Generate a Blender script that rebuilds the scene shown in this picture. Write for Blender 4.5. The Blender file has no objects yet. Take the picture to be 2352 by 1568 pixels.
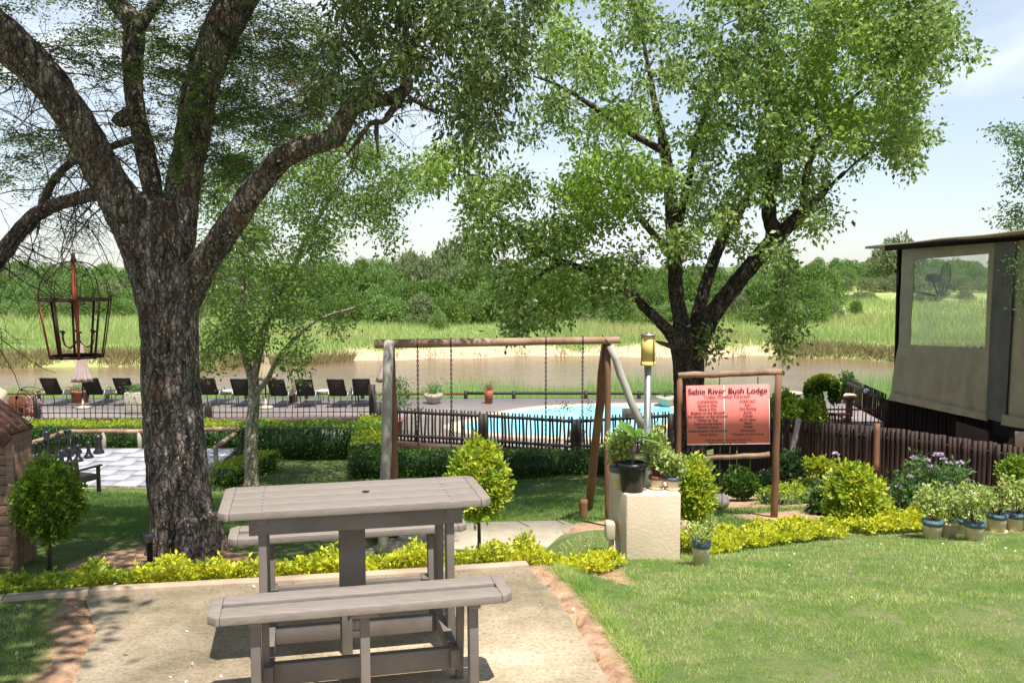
import bpy, math, random
import numpy as np
from mathutils import Vector, Matrix, noise

R = math.radians
rng = np.random.default_rng(11)
random.seed(11)
scn = bpy.context.scene
col = scn.collection
H = 1.85
FV = 2117.0
PITCH = math.atan(163 / FV)
CP, SP = math.cos(PITCH), math.sin(PITCH)

# ------------------------------------------------------------------ helpers
def ray(u, v):
    x = (u - 1176) / FV; y = -(v - 784) / FV
    return np.array([x, CP + SP * y, -SP + CP * y])
def P(u, v, d):
    r = ray(u, v); return np.array([0, 0, H]) + r * (d / r[1])
def G(u, v, z=0.0):
    r = ray(u, v); return np.array([0, 0, H]) + r * ((z - H) / r[2])
def S(px, d): return px * d / FV

def norm(a):
    a = np.asarray(a, float); n = np.linalg.norm(a, axis=-1, keepdims=True); n[n < 1e-9] = 1; return a / n

def tag(o, label=None, cat=None, group=None, kind=None):
    if label: o['label'] = label
    if cat: o['category'] = cat
    if group: o['group'] = group
    if kind: o['kind'] = kind
    return o

def empty(name, loc, label, cat, group=None, kind=None):
    o = bpy.data.objects.new(name, None); col.objects.link(o)
    o.empty_display_size = .1
    o.location = Vector([float(c) for c in loc])
    return tag(o, label, cat, group, kind)

def wloc(o):
    l = Vector((0, 0, 0))
    while o is not None:
        l = l + o.location; o = o.parent
    return np.array(l)

class MB:
    def __init__(s): s.v = []; s.f = []; s.n = 0
    def add(s, V, F):
        V = np.asarray(V, float).reshape(-1, 3)
        s.v.append(V)
        if isinstance(F, np.ndarray): s.f.append(F + s.n)
        else:
            for f in F: s.f.append(np.array([f]) + s.n)
        s.n += len(V); return s
    def quads(s, A):
        N, k = A.shape[0], A.shape[1]
        return s.add(A.reshape(-1, 3), np.arange(N * k).reshape(N, k))
    def box(s, c, sz, M=None):
        c = np.asarray(c, float); h = np.asarray(sz, float) / 2
        V = np.array([[x, y, z] for x in (-1, 1) for y in (-1, 1) for z in (-1, 1)]) * h
        if M is not None: V = V @ np.array(M.to_3x3()).T
        F = np.array([[0, 1, 3, 2], [4, 6, 7, 5], [0, 4, 5, 1], [2, 3, 7, 6], [0, 2, 6, 4], [1, 5, 7, 3]])
        return s.add(V + c, F)
    def bar(s, p, q, w, h, up=(0, 0, 1)):
        p = np.asarray(p, float); q = np.asarray(q, float); d = norm(q - p)
        up = np.asarray(up, float)
        if abs(np.dot(d, up)) > .98: up = np.array([0, 1., 0])
        a = norm(np.cross(d, up)); b = np.cross(a, d)
        V = [e + a * i * w / 2 + b * j * h / 2 for e in (p, q) for i, j in ((-1, -1), (1, -1), (1, 1), (-1, 1))]
        F = np.array([[0, 3, 2, 1], [4, 5, 6, 7], [0, 1, 5, 4], [1, 2, 6, 5], [2, 3, 7, 6], [3, 0, 4, 7]])
        return s.add(V, F)
    def tube(s, pts, rad, n=8, rough=0., sc=3., caps=True):
        pts = np.asarray(pts, float); m = len(pts)
        rad = np.full(m, rad) if np.isscalar(rad) else np.asarray(rad, float)
        t = np.zeros_like(pts); t[1:-1] = pts[2:] - pts[:-2]; t[0] = pts[1] - pts[0]; t[-1] = pts[-1] - pts[-2]
        t = norm(t)
        a = np.cross(t[0], [0.13, .31, 1.]) if abs(t[0][2]) < .9 else np.cross(t[0], [0, 1., .1])
        a = norm(a); V = np.zeros((m, n, 3)); an = np.arange(n) * 2 * math.pi / n
        for i in range(m):
            a = norm(a - t[i] * np.dot(a, t[i])); b = np.cross(t[i], a)
            V[i] = pts[i] + rad[i] * (np.cos(an)[:, None] * a + np.sin(an)[:, None] * b)
            if rough:
                for j in range(n):
                    q = V[i, j] * sc; k = noise.noise(Vector(q)) * .7 + noise.noise(Vector(q * 2.7)) * .4
                    V[i, j] = pts[i] + (V[i, j] - pts[i]) * (1 + rough * k)
        idx = np.arange(m * n).reshape(m, n)
        A = idx[:-1]; B = idx[1:]
        F = np.stack([A, np.roll(A, -1, 1), np.roll(B, -1, 1), B], -1).reshape(-1, 4)
        s.add(V.reshape(-1, 3), F)
        if caps:
            s.f.append(idx[0][::-1][None] + s.n - m * n); s.f.append(idx[-1][None] + s.n - m * n)
        return s
    def lathe(s, prof, c=(0, 0, 0), n=20, sx=1, sy=1, wob=0.):
        prof = np.asarray(prof, float); m = len(prof); an = np.arange(n) * 2 * math.pi / n
        V = np.zeros((m, n, 3))
        k = 1 + wob * np.cos(an * 8)
        V[:, :, 0] = prof[:, 0:1] * np.cos(an) * sx * k; V[:, :, 1] = prof[:, 0:1] * np.sin(an) * sy * k; V[:, :, 2] = prof[:, 1:2]
        idx = np.arange(m * n).reshape(m, n); A = idx[:-1]; B = idx[1:]
        F = np.stack([A, np.roll(A, -1, 1), np.roll(B, -1, 1), B], -1).reshape(-1, 4)
        n0 = s.n
        s.add(V.reshape(-1, 3) + np.asarray(c, float), F)
        if prof[0][0] > 1e-4: s.f.append(idx[0][::-1][None] + n0)
        if prof[-1][0] > 1e-4: s.f.append(idx[-1][None] + n0)
        return s
    def prism(s, poly, z0, z1):
        poly = np.asarray(poly, float); n = len(poly)
        if np.cross(poly[1] - poly[0], poly[2] - poly[1]).sum() < 0 and False: poly = poly[::-1]
        ar = 0.5 * np.sum(poly[:, 0] * np.roll(poly[:, 1], -1) - np.roll(poly[:, 0], -1) * poly[:, 1])
        if ar < 0: poly = poly[::-1]
        V = np.vstack([np.c_[poly, np.full(n, z0)], np.c_[poly, np.full(n, z1)]])
        i = np.arange(n); j = (i + 1) % n
        s.add(V, np.stack([i, j, j + n, i + n], -1))
        s.f.append((i[::-1])[None] + s.n - 2 * n); s.f.append((i + n)[None] + s.n - 2 * n)
        return s
    def build(s, name, mat, parent=None, smooth=False, bevel=0., base=None):
        V = np.vstack(s.v)
        if parent is not None: off = wloc(parent)
        elif base is not None: off = np.asarray(base, float)
        else:
            lo, hi = V.min(0), V.max(0); off = np.array([(lo[0] + hi[0]) / 2, (lo[1] + hi[1]) / 2, lo[2]])
        V = V - off
        me = bpy.data.meshes.new(name)
        loops = np.concatenate([f.ravel() for f in s.f]).astype(np.int32)
        tot = np.concatenate([np.full(len(f), f.shape[1]) for f in s.f]).astype(np.int32)
        st = np.concatenate([[0], np.cumsum(tot)[:-1]]).astype(np.int32)
        me.vertices.add(len(V)); me.vertices.foreach_set('co', V.astype(np.float32).ravel())
        me.loops.add(len(loops)); me.loops.foreach_set('vertex_index', loops)
        me.polygons.add(len(tot)); me.polygons.foreach_set('loop_start', st); me.polygons.foreach_set('loop_total', tot)
        if smooth: me.polygons.foreach_set('use_smooth', np.ones(len(tot), bool))
        me.update(calc_edges=True)
        me.materials.append(mat)
        o = bpy.data.objects.new(name, me); col.objects.link(o)
        if parent is not None: o.parent = parent
        else: o.location = Vector(off)
        if bevel:
            b = o.modifiers.new('bevel', 'BEVEL'); b.width = bevel; b.segments = 2; b.limit_method = 'ANGLE'
        return o

def copy_tree(o, parent=None):
    c = o.copy(); col.objects.link(c)
    if parent is not None: c.parent = parent
    for ch in list(o.children): copy_tree(ch, c)
    return c
def place(o, loc, rz=0, sc=1, label=None):
    o.location = Vector([float(c) for c in loc]); o.rotation_euler = (0, 0, rz)
    o.scale = (sc, sc, sc) if np.isscalar(sc) else sc
    if label: o['label'] = label
    return o

# ------------------------------------------------------------------ materials
def mat_new(name):
    m = bpy.data.materials.new(name); m.use_nodes = True
    nt = m.node_tree; nt.nodes.clear()
    out = nt.nodes.new('ShaderNodeOutputMaterial')
    b = nt.nodes.new('ShaderNodeBsdfPrincipled'); nt.links.new(b.outputs[0], out.inputs[0])
    return m, nt, b, out
def nnode(nt, t, **k):
    n = nt.nodes.new(t)
    for a, v in k.items(): setattr(n, a, v)
    return n
def ramp(nt, fac, stops):
    r = nt.nodes.new('ShaderNodeValToRGB'); e = r.color_ramp.elements
    while len(e) < len(stops): e.new(.5)
    for i, (p, c) in enumerate(stops):
        e[i].position = p; e[i].color = (c[0], c[1], c[2], 1)
    nt.links.new(fac, r.inputs[0]); return r.outputs[0]
def tex_noise(nt, scale, detail=6, rough=.6, stretch=None, coord='Object', dist=0.):
    tc = nt.nodes.new('ShaderNodeTexCoord'); src = tc.outputs[coord]
    if coord == 'Position':
        pass
    if stretch is not None:
        mp = nt.nodes.new('ShaderNodeMapping'); mp.inputs['Scale'].default_value = stretch
        nt.links.new(src, mp.inputs[0]); src = mp.outputs[0]
    n = nt.nodes.new('ShaderNodeTexNoise'); n.inputs['Scale'].default_value = scale
    n.inputs['Detail'].default_value = detail; n.inputs['Roughness'].default_value = rough
    n.inputs['Distortion'].default_value = dist
    nt.links.new(src, n.inputs['Vector']); return n.outputs['Fac']
def bump(nt, b, h, strength=.4, dist=.01):
    n = nt.nodes.new('ShaderNodeBump'); n.inputs['Strength'].default_value = strength
    n.inputs['Distance'].default_value = dist
    nt.links.new(h, n.inputs['Height']); nt.links.new(n.outputs[0], b.inputs['Normal'])
def simple(name, c1, c2=None, scale=8, rough=.75, bmp=.2, bd=.004, stretch=None, metal=0., spec=.4, lo=.35, hi=.65, fine=None):
    m, nt, b, out = mat_new(name)
    c2 = c2 or tuple(x * .7 for x in c1)
    f = tex_noise(nt, scale, stretch=stretch)
    c = ramp(nt, f, [(lo, c2), (hi, c1)])
    nt.links.new(c, b.inputs['Base Color'])
    b.inputs['Roughness'].default_value = rough; b.inputs['Metallic'].default_value = metal
    b.inputs['Specular IOR Level'].default_value = spec
    if bmp:
        g = tex_noise(nt, fine or scale * 4, stretch=stretch); bump(nt, b, g, bmp, bd)
    return m
def leafmat(name, cols, trans=.35, rough=.5, patch=None, psc=1.2):
    """cols: list of colours spread over leaves; patch: colour mixed in by position (young growth)"""
    m, nt, b, out = mat_new(name)
    geo = nt.nodes.new('ShaderNodeNewGeometry')
    n = len(cols)
    c = ramp(nt, geo.outputs['Random Per Island'], [(i / max(1, n - 1), k) for i, k in enumerate(cols)])
    if patch is not None:
        f = tex_noise(nt, psc, 3, .5)
        ff = ramp(nt, f, [(.48, (0, 0, 0)), (.62, (1, 1, 1))])
        mx = nt.nodes.new('ShaderNodeMixRGB'); nt.links.new(ff, mx.inputs[0]); nt.links.new(c, mx.inputs[1])
        mx.inputs[2].default_value = (*patch, 1); c = mx.outputs[0]
    nt.links.new(c, b.inputs['Base Color'])
    b.inputs['Roughness'].default_value = rough; b.inputs['Specular IOR Level'].default_value = .35
    tr = nt.nodes.new('ShaderNodeBsdfTranslucent')
    hs = nt.nodes.new('ShaderNodeHueSaturation'); hs.inputs['Hue'].default_value = .485; hs.inputs['Value'].default_value = 1.5
    nt.links.new(c, hs.inputs['Color']); nt.links.new(hs.outputs[0], tr.inputs[0])
    mx = nt.nodes.new('ShaderNodeMixShader'); mx.inputs[0].default_value = trans
    nt.links.new(b.outputs[0], mx.inputs[1]); nt.links.new(tr.outputs[0], mx.inputs[2])
    nt.links.new(mx.outputs[0], out.inputs[0]); return m

def barkmat(name, dark, mid, light, s=1., patches=.62, red=None):
    m, nt, b, out = mat_new(name)
    f = tex_noise(nt, 9 * s, 9, .74, (1, 1, .22), dist=.8)
    c = ramp(nt, f, [(.35, dark), (.5, mid), (.62, light)])
    g = tex_noise(nt, 2.2 * s, 5, .6, (1, 1, .6))
    gg = ramp(nt, g, [(.35, (.45, .42, .4)), (.6, (1, 1, 1))])
    mx = nnode(nt, 'ShaderNodeMixRGB', blend_type='MULTIPLY'); mx.inputs[0].default_value = .8
    nt.links.new(c, mx.inputs[1]); nt.links.new(gg, mx.inputs[2]); c = mx.outputs[0]
    vt = nt.nodes.new('ShaderNodeTexVoronoi'); vt.feature = 'DISTANCE_TO_EDGE'; vt.inputs['Scale'].default_value = 13 * s
    tc = nt.nodes.new('ShaderNodeTexCoord'); mp = nt.nodes.new('ShaderNodeMapping'); mp.inputs['Scale'].default_value = (1, 1, .38)
    nw = nt.nodes.new('ShaderNodeTexNoise'); nw.inputs['Scale'].default_value = 7 * s; nw.inputs['Detail'].default_value = 4
    nt.links.new(tc.outputs['Object'], nw.inputs['Vector']); vm = nt.nodes.new('ShaderNodeVectorMath'); vm.operation = 'MULTIPLY_ADD'
    nt.links.new(nw.outputs['Color'], vm.inputs[0]); vm.inputs[1].default_value = (.16 / s,) * 3; nt.links.new(tc.outputs['Object'], vm.inputs[2])
    nt.links.new(vm.outputs[0], mp.inputs[0]); nt.links.new(mp.outputs[0], vt.inputs['Vector'])
    vr = ramp(nt, vt.outputs['Distance'], [(.0, (.16, .14, .13)), (.10, (.75, .75, .75)), (.22, (1, 1, 1))])
    mv = nnode(nt, 'ShaderNodeMixRGB', blend_type='MULTIPLY'); mv.inputs[0].default_value = .85
    nt.links.new(c, mv.inputs[1]); nt.links.new(vr, mv.inputs[2]); c = mv.outputs[0]
    # lichen / bare pale flecks
    h = tex_noise(nt, 22 * s, 3, .5, (1, 1, .7))
    hh = ramp(nt, h, [(patches, (0, 0, 0)), (patches + .07, (1, 1, 1))])
    m2 = nt.nodes.new('ShaderNodeMixRGB'); nt.links.new(hh, m2.inputs[0]); nt.links.new(c, m2.inputs[1])
    m2.inputs[2].default_value = (*[min(1, x * 1.7) for x in light], 1); c = m2.outputs[0]
    if red:
        h = tex_noise(nt, 3.1 * s, 4, .6); hh = ramp(nt, h, [(.58, (0, 0, 0)), (.7, (1, 1, 1))])
        m3 = nt.nodes.new('ShaderNodeMixRGB'); nt.links.new(hh, m3.inputs[0]); nt.links.new(c, m3.inputs[1])
        m3.inputs[2].default_value = (*red, 1); c = m3.outputs[0]
    nt.links.new(c, b.inputs['Base Color']); b.inputs['Roughness'].default_value = .9
    b.inputs['Specular IOR Level'].default_value = .2
    ad = nt.nodes.new('ShaderNodeMath'); ad.operation = 'ADD'; nt.links.new(vr, ad.inputs[0]); nt.links.new(f, ad.inputs[1])
    bump(nt, b, ad.outputs[0], 1., .022 / s)
    return m

M = {}
M['bark1'] = barkmat('bark_old', (.05, .036, .027), (.20, .158, .126), (.44, .38, .32), 1.7, .64, red=(.13, .065, .04))
M['bark2'] = barkmat('bark_dark', (.03, .024, .02), (.085, .068, .055), (.17, .14, .12), 1.2, .68)
M['bark3'] = barkmat('bark_pale', (.2, .165, .115), (.42, .36, .27), (.58, .52, .42), 2.5, .6)
M['twig'] = simple('twig', (.09, .07, .05), (.04, .03, .022), 6)
M['leaf_droop'] = leafmat('leaf_droop', [(.04, .07, .02), (.08, .14, .035), (.15, .21, .06), (.26, .3, .12)], .35, .4, (.10, .14, .03), .9)
M['leaf_feather'] = leafmat('leaf_feather', [(.06, .11, .03), (.11, .18, .045), (.17, .26, .075)], .5, .6, (.14, .16, .05), .5)
M['leaf_big'] = leafmat('leaf_big', [(.05, .10, .025), (.10, .18, .035), (.16, .26, .055), (.25, .35, .09), (.36, .42, .19)], .5, .34, (.24, .38, .05), .4)
M['leaf_small'] = leafmat('leaf_small', [(.07, .13, .025), (.13, .21, .045), (.21, .31, .07)], .48, .42, (.2, .31, .07), .6)
M['leaf_far'] = leafmat('leaf_far', [(.06, .13, .025), (.12, .21, .04), (.2, .30, .06)], .4, .6, (.16, .24, .05), .35)
M['leaf_far2'] = leafmat('leaf_far_olive', [(.12, .17, .065), (.18, .23, .09), (.26, .3, .14)], .38, .6, (.15, .19, .08), .4)
M['leaf_far3'] = leafmat('leaf_far_light', [(.10, .2, .05), (.17, .28, .075), (.23, .34, .10)], .4, .6, (.15, .22, .05), .4)
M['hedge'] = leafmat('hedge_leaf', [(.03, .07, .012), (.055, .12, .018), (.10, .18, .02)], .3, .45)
M['hedge_top'] = leafmat('hedge_lit_leaf', [(.16, .25, .02), (.28, .36, .025), (.38, .44, .03)], .35, .45)  # sunlit hedge tops put into the leaf colour, brighter than the sides
M['gold'] = leafmat('golden_leaf', [(.16, .24, .02), (.34, .42, .025), (.52, .55, .03), (.66, .62, .05)], .35, .45, (.5, .52, .03), 3.)
M['gold2'] = leafmat('golden_green_leaf', [(.14, .26, .02), (.3, .4, .03), (.5, .55, .04), (.66, .64, .08)], .35, .45, (.22, .33, .03), 6.)
M['topi_green'] = leafmat('topiary_leaf', [(.07, .15, .018), (.13, .25, .025), (.22, .36, .035), (.34, .46, .05)], .35, .4, (.2, .3, .03), 5.)
M['leaf_dark'] = leafmat('leaf_dark', [(.015, .04, .012), (.03, .07, .02), (.05, .1, .03)], .25, .4)
M['leaf_mid'] = leafmat('leaf_mid', [(.05, .11, .03), (.08, .16, .04), (.13, .22, .06)], .35, .45)
M['leaf_gloss'] = leafmat('leaf_gloss', [(.10, .22, .04), (.17, .3, .06)], .35, .25)
M['leaf_dry'] = leafmat('leaf_dry', [(.2, .12, .05), (.3, .16, .08), (.3, .1, .07)], .3, .6)
M['succ'] = leafmat('succulent_leaf', [(.2, .3, .06), (.34, .43, .11), (.5, .54, .2)], .25, .35)
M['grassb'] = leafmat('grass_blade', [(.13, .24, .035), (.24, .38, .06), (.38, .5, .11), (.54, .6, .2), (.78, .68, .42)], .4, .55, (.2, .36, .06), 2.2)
M['grassd'] = leafmat('grass_blade_shaded', [(.07, .16, .025), (.11, .23, .035), (.2, .31, .06)], .35, .55, (.12, .24, .04), .8)  # darker copy of the lawn blades, tree shade put into the colour
M['reed'] = leafmat('reed_blade', [(.17, .31, .09), (.25, .40, .13), (.38, .48, .2)], .35, .55, (.24, .34, .1), .15)
M['drygrass'] = leafmat('dry_grass_blade', [(.2, .16, .07), (.3, .23, .11), (.24, .25, .09)], .3, .7)
M['farg'] = leafmat('far_grass_blade', [(.2, .31, .085), (.3, .41, .13), (.42, .46, .19)], .3, .65, (.36, .38, .15), .06)
M['purple'] = leafmat('petal_purple', [(.5, .35, .52), (.68, .55, .66)], .3, .5)
M['redp'] = leafmat('petal_red', [(.6, .05, .04), (.7, .3, .25), (.8, .7, .65)], .3, .5)
M['litter'] = leafmat('fallen_leaf', [(.3, .2, .12), (.55, .48, .38), (.72, .68, .6)], .1, .7)

M['ply'] = simple('recycled_board', (.25, .212, .18), (.20, .168, .145), 9, .66, .5, .002, (1.2, 7, 7), fine=60, spec=.35)
M['plyd'] = simple('recycled_board_shaded', (.175, .15, .13), (.125, .105, .09), 5, .62, .3, .0015, fine=60)  # darker copy of the tabletop board, shade under the table painted in
M['logw'] = simple('weathered_log', (.40, .27, .18), (.20, .10, .055), 3.2, .8, .5, .006, (1, 1, .5), fine=30)
M['logb'] = simple('brown_log', (.23, .105, .05), (.12, .055, .03), 4, .7, .4, .004, (1, 1, .3), fine=24)
M['logd'] = simple('dark_stained_wood', (.03, .019, .015), (.014, .01, .008), 5, .6, .4, .003, (1, 1, .3))
M['logg'] = simple('grey_log', (.40, .375, .32), (.25, .20, .15), 4, .8, .4, .004, (1, 1, .3), fine=24)
M['pal'] = simple('palisade_pole', (.058, .032, .021), (.017, .010, .008), 7, .75, .4, .004, (1, 1, .2))
M['redwood'] = simple('red_brown_wood', (.24, .09, .045), (.14, .05, .03), 5, .65, .3, .003)
M['fascia'] = simple('dark_red_fascia', (.07, .03, .02), (.035, .018, .013), 5, .6, .3, .003)
M['shed'] = simple('shed_board', (.38, .23, .155), (.22, .125, .085), 4, .75, .5, .003, (.4, 1, 6), fine=30)
M['shedroof'] = simple('shed_roof_board', (.17, .075, .05), (.085, .04, .03), 5, .7, .4, .003)
M['decktop'] = simple('deck_boards', (.26, .22, .2), (.18, .15, .135), 2, .6, .3, .002, (1, 8, 1))
M['black'] = simple('black_plastic', (.018, .018, .02), (.012, .012, .013), 8, .35, .05)
M['blackw'] = simple('black_mesh_fabric', (.022, .019, .017), (.03, .026, .022), 40, .8, .2)
M['brownw'] = simple('brown_mesh_fabric', (.055, .047, .04), (.04, .035, .03), 40, .8, .2)
M['metal'] = simple('grey_metal', (.33, .32, .3), (.26, .25, .24), 10, .4, .05, metal=.7)
M['iron'] = simple('rusty_iron', (.10, .03, .02), (.035, .02, .018), 9, .6, .3)
M['ironr'] = simple('rusty_red_iron', (.42, .075, .03), (.16, .04, .025), 7, .6, .3)
M['chain'] = simple('chain_metal', (.09, .085, .08), (.05, .045, .04), 20, .5, .1, metal=.6)
M['steel'] = simple('brushed_steel', (.5, .49, .46), (.38, .36, .32), 5, .38, .05, metal=.85)
M['glassy'] = simple('amber_shade', (.70, .52, .17), (.58, .40, .11), 4, .4, .05)
M['cream'] = simple('cream_plaster', (.66, .54, .39), (.58, .46, .33), 2.5, .85, .7, .006, fine=40)
M['creamp'] = simple('cream_pot', (.74, .61, .42), (.56, .45, .3), 9, .6, .2)
M['boxp'] = simple('beige_plastic', (.5, .42, .29), (.45, .37, .25), 3, .45, .0)
M['blueband'] = simple('slate_blue_band', (.10, .16, .2), (.07, .1, .13), 9, .5, .1)
M['terra'] = simple('terracotta', (.42, .13, .065), (.3, .09, .045), 6, .75, .2)
M['stonep'] = simple('pale_planter', (.48, .43, .34), (.35, .31, .23), 6, .85, .4)
M['soil'] = simple('soil', (.12, .07, .045), (.05, .03, .02), 25, .95, .8, .01)
M['stone'] = simple('grey_stone', (.2, .18, .16), (.11, .10, .09), 6, .85, .6, .01)
M['canvas'] = simple('khaki_canvas', (.36, .33, .235), (.29, .265, .185), 3, .85, .3, .002, fine=70)
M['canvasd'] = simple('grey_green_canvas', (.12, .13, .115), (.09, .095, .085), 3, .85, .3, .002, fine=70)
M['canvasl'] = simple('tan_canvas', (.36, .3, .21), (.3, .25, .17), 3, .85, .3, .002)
M['umb1'] = simple('dusty_pink_cloth', (.42, .32, .28), (.35, .26, .23), 3, .9, .2)
M['umb2'] = simple('tan_cloth', (.4, .32, .2), (.33, .26, .16), 3, .9, .2)
M['white'] = simple('white_paint', (.78, .77, .74), (.7, .68, .64), 4, .5, .0)
M['creamcl'] = simple('cream_cloth', (.7, .6, .4), (.62, .52, .34), 4, .8, .1)
M['signred'] = simple('faded_red_board', (.84, .24, .21), (.78, .19, .165), 2.2, .6, 0, .002, (1, 1, .12), spec=.1, fine=6)
M['ink'] = simple('black_ink', (.02, .015, .015), (.02, .015, .015), 5, .6, 0)
M['slab'] = simple('path_slab', (.46, .39, .29), (.33, .28, .20), 3, .9, .4)
M['kerb'] = simple('kerb_concrete', (.42, .33, .235), (.29, .22, .155), 4, .9, .5, .006)
M['coping'] = simple('pool_coping', (.66, .53, .38), (.56, .44, .3), 4, .8, .2)
M['sq_l'] = simple('pale_tile', (.56, .56, .57), (.45, .45, .46), 5, .6, .1)
M['sq_d'] = simple('grey_tile', (.30, .30, .32), (.24, .24, .26), 5, .6, .1)
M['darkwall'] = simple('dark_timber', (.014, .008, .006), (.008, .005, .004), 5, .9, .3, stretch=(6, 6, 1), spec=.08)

def patio_mat():
    m, nt, b, out = mat_new('concrete_patio')
    f = tex_noise(nt, 1.1, 8, .65); c = ramp(nt, f, [(.34, (.20, .165, .09)), (.47, (.42, .33, .215)), (.62, (.60, .485, .34))])
    g = tex_noise(nt, 45, 5, .7); gg = ramp(nt, g, [(.36, (.5, .47, .43)), (.52, (1, 1, 1))])
    mx = nnode(nt, 'ShaderNodeMixRGB', blend_type='MULTIPLY'); mx.inputs[0].default_value = .8
    nt.links.new(c, mx.inputs[1]); nt.links.new(gg, mx.inputs[2]); c = mx.outputs[0]
    h = tex_noise(nt, 2.3, 5, .75, dist=1.); hh = ramp(nt, h, [(.52, (0, 0, 0)), (.66, (.8, .8, .8))])
    m2 = nt.nodes.new('ShaderNodeMixRGB'); nt.links.new(hh, m2.inputs[0]); nt.links.new(c, m2.inputs[1])
    m2.inputs[2].default_value = (.30, .235, .125, 1)
    nt.links.new(m2.outputs[0], b.inputs['Base Color']); b.inputs['Roughness'].default_value = .9
    bump(nt, b, g, .3, .004); return m
M['patio'] = patio_mat()

def ground_mat():
    m, nt, b, out = mat_new('ground_grass_soil')
    f = tex_noise(nt, 2.6, 10, .8); c = ramp(nt, f, [(.35, (.07, .11, .03)), (.5, (.12, .16, .05)), (.68, (.22, .2, .11))])
    def attr(n):
        a = nt.nodes.new('ShaderNodeAttribute'); a.attribute_name = n; return a.outputs['Fac']
    def mixc(c, fac, cc):
        mx = nt.nodes.new('ShaderNodeMixRGB'); nt.links.new(fac, mx.inputs[0]); nt.links.new(c, mx.inputs[1])
        nt.links.new(cc, mx.inputs[2]); return mx.outputs[0]
    ff = tex_noise(nt, .12, 8, .75)
    c = mixc(c, attr('far'), ramp(nt, ff, [(.35, (.22, .29, .085)), (.5, (.32, .38, .13)), (.65, (.42, .42, .2))]))
    c = mixc(c, attr('hill'), ramp(nt, ff, [(.35, (.07, .14, .04)), (.5, (.12, .19, .06)), (.65, (.2, .25, .09))]))
    s = tex_noise(nt, 7, 8, .7)
    c = mixc(c, attr('dirt'), ramp(nt, s, [(.35, (.22, .115, .065)), (.5, (.42, .26, .165)), (.68, (.56, .38, .26))]))
    c = mixc(c, attr('sand'), ramp(nt, s, [(.3, (.40, .29, .19)), (.7, (.56, .43, .29))]))
    nt.links.new(c, b.inputs['Base Color']); b.inputs['Roughness'].default_value = .95
    b.inputs['Specular IOR Level'].default_value = .1
    g = tex_noise(nt, 40, 6, .7); bump(nt, b, g, .8, .02); return m
M['ground'] = ground_mat()

def water_mat(name, c1, c2, scale, st, rough, bs, bd, cs):
    m, nt, b, out = mat_new(name)
    f = tex_noise(nt, cs, 5, .6, (.25, 1, 1)); c = ramp(nt, f, [(.35, c1), (.65, c2)])
    nt.links.new(c, b.inputs['Base Color']); b.inputs['Roughness'].default_value = rough; b.inputs['IOR'].default_value = 1.33
    g = tex_noise(nt, scale, 6, .6, st, dist=.4); bump(nt, b, g, bs, bd); return m
M['river'] = water_mat('river_water', (.17, .11, .055), (.27, .185, .10), 2.0, (.3, 1, 1), .12, .4, .12, .08)
M['pool'] = water_mat('pool_water', (.16, .62, .70), (.26, .72, .78), 2.5, (1, 1, 1), .04, .15, .05, .6)

def pane_mat():
    m, nt, b, out = mat_new('clear_plastic')
    f = tex_noise(nt, 1.6, 4, .6)
    tr = nt.nodes.new('ShaderNodeBsdfTransparent'); tr.inputs[0].default_value = (.93, .96, .93, 1)
    b.inputs['Base Color'].default_value = (.62, .68, .62, 1); b.inputs['Roughness'].default_value = .35
    r = ramp(nt, f, [(.35, (.14, .14, .14)), (.7, (.32, .32, .32))])
    mx = nt.nodes.new('ShaderNodeMixShader'); nt.links.new(r, mx.inputs[0])
    nt.links.new(tr.outputs[0], mx.inputs[1]); nt.links.new(b.outputs[0], mx.inputs[2])
    nt.links.new(mx.outputs[0], out.inputs[0]); return m
M['pane'] = pane_mat()

# ------------------------------------------------------------------ terrain
def sm(x, a, b):
    t = np.clip((x - a) / (b - a), 0, 1); return t * t * (3 - 2 * t)
KL = [(-40, 0.), (5.42, 0), (5.52, -.13), (6.3, -.38), (8.4, -1.0), (10, -1.1), (11.6, -1.25), (16.4, -2.16), (20, -2.25), (22, -2.5), (29, -2.65), (31, -3.0), (54, -5.75), (60, -6.3), (67, -6.2)]
KR = [(-40, 0.), (5.0, 0), (7.0, -.38), (8.5, -.72), (10, -.98), (11.6, -1.2), (14, -1.65), (17, -2.1), (20, -2.2), (22, -2.5), (29, -2.65), (31, -3.0), (54, -5.75), (60, -6.3), (67, -6.2)]
def bankline(x): return 70.5 + 7.5 * sm(x, -22, 0) - 4. * sm(x, 27, 33) + .8 * np.sin(x * .35) + .5 * np.sin(x * .9 + 1)
def ground(x, y):
    x = np.asarray(x, float); y = np.asarray(y, float)
    y = y + (5.42 - np.interp(x, [-2.85, -2.42, -1.47, -.47, .1], [5.13, 5.26, 5.42, 5.61, 5.72])) * (1 - sm(y, 6.5, 8.5)) * (1 - sm(x, .2, .9))
    zl = np.interp(y, *zip(*KL)); zr = np.interp(y, *zip(*KR))
    w = sm(x, .2, .95)
    z = zl * (1 - w) + zr * w
    z = z + .012 * np.sin(x * 2.1 + y) * sm(y, 5.5, 7)
    t = y - bankline(x)
    zf = -5.75 + 1.15 * sm(t, -1.5, 5.5) + np.clip(t - 5, 0, 35) * .014 + np.clip(t - 40, 0, 350) * .0215
    steep = (1 - sm(x, -26, -18)) + sm(x, 20, 26)
    zf = zf + steep * .55 * sm(t, -1.5, 1.0) * (1 - sm(t, 1, 12))
    return np.where(t > -3, np.maximum(z * 0 + zf, -6.2), z)
PAT = [G(195, 1366)[:2], G(600, 1344)[:2], G(1212, 1305)[:2], G(1268, 1352)[:2], G(1325, 1440)[:2], G(1400, 1568)[:2], np.array([.6, 1.]), np.array([-3, 1.]), G(120, 1700)[:2], G(165, 1568)[:2], G(222, 1450)[:2]]
PAT = np.array(PAT)
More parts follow.
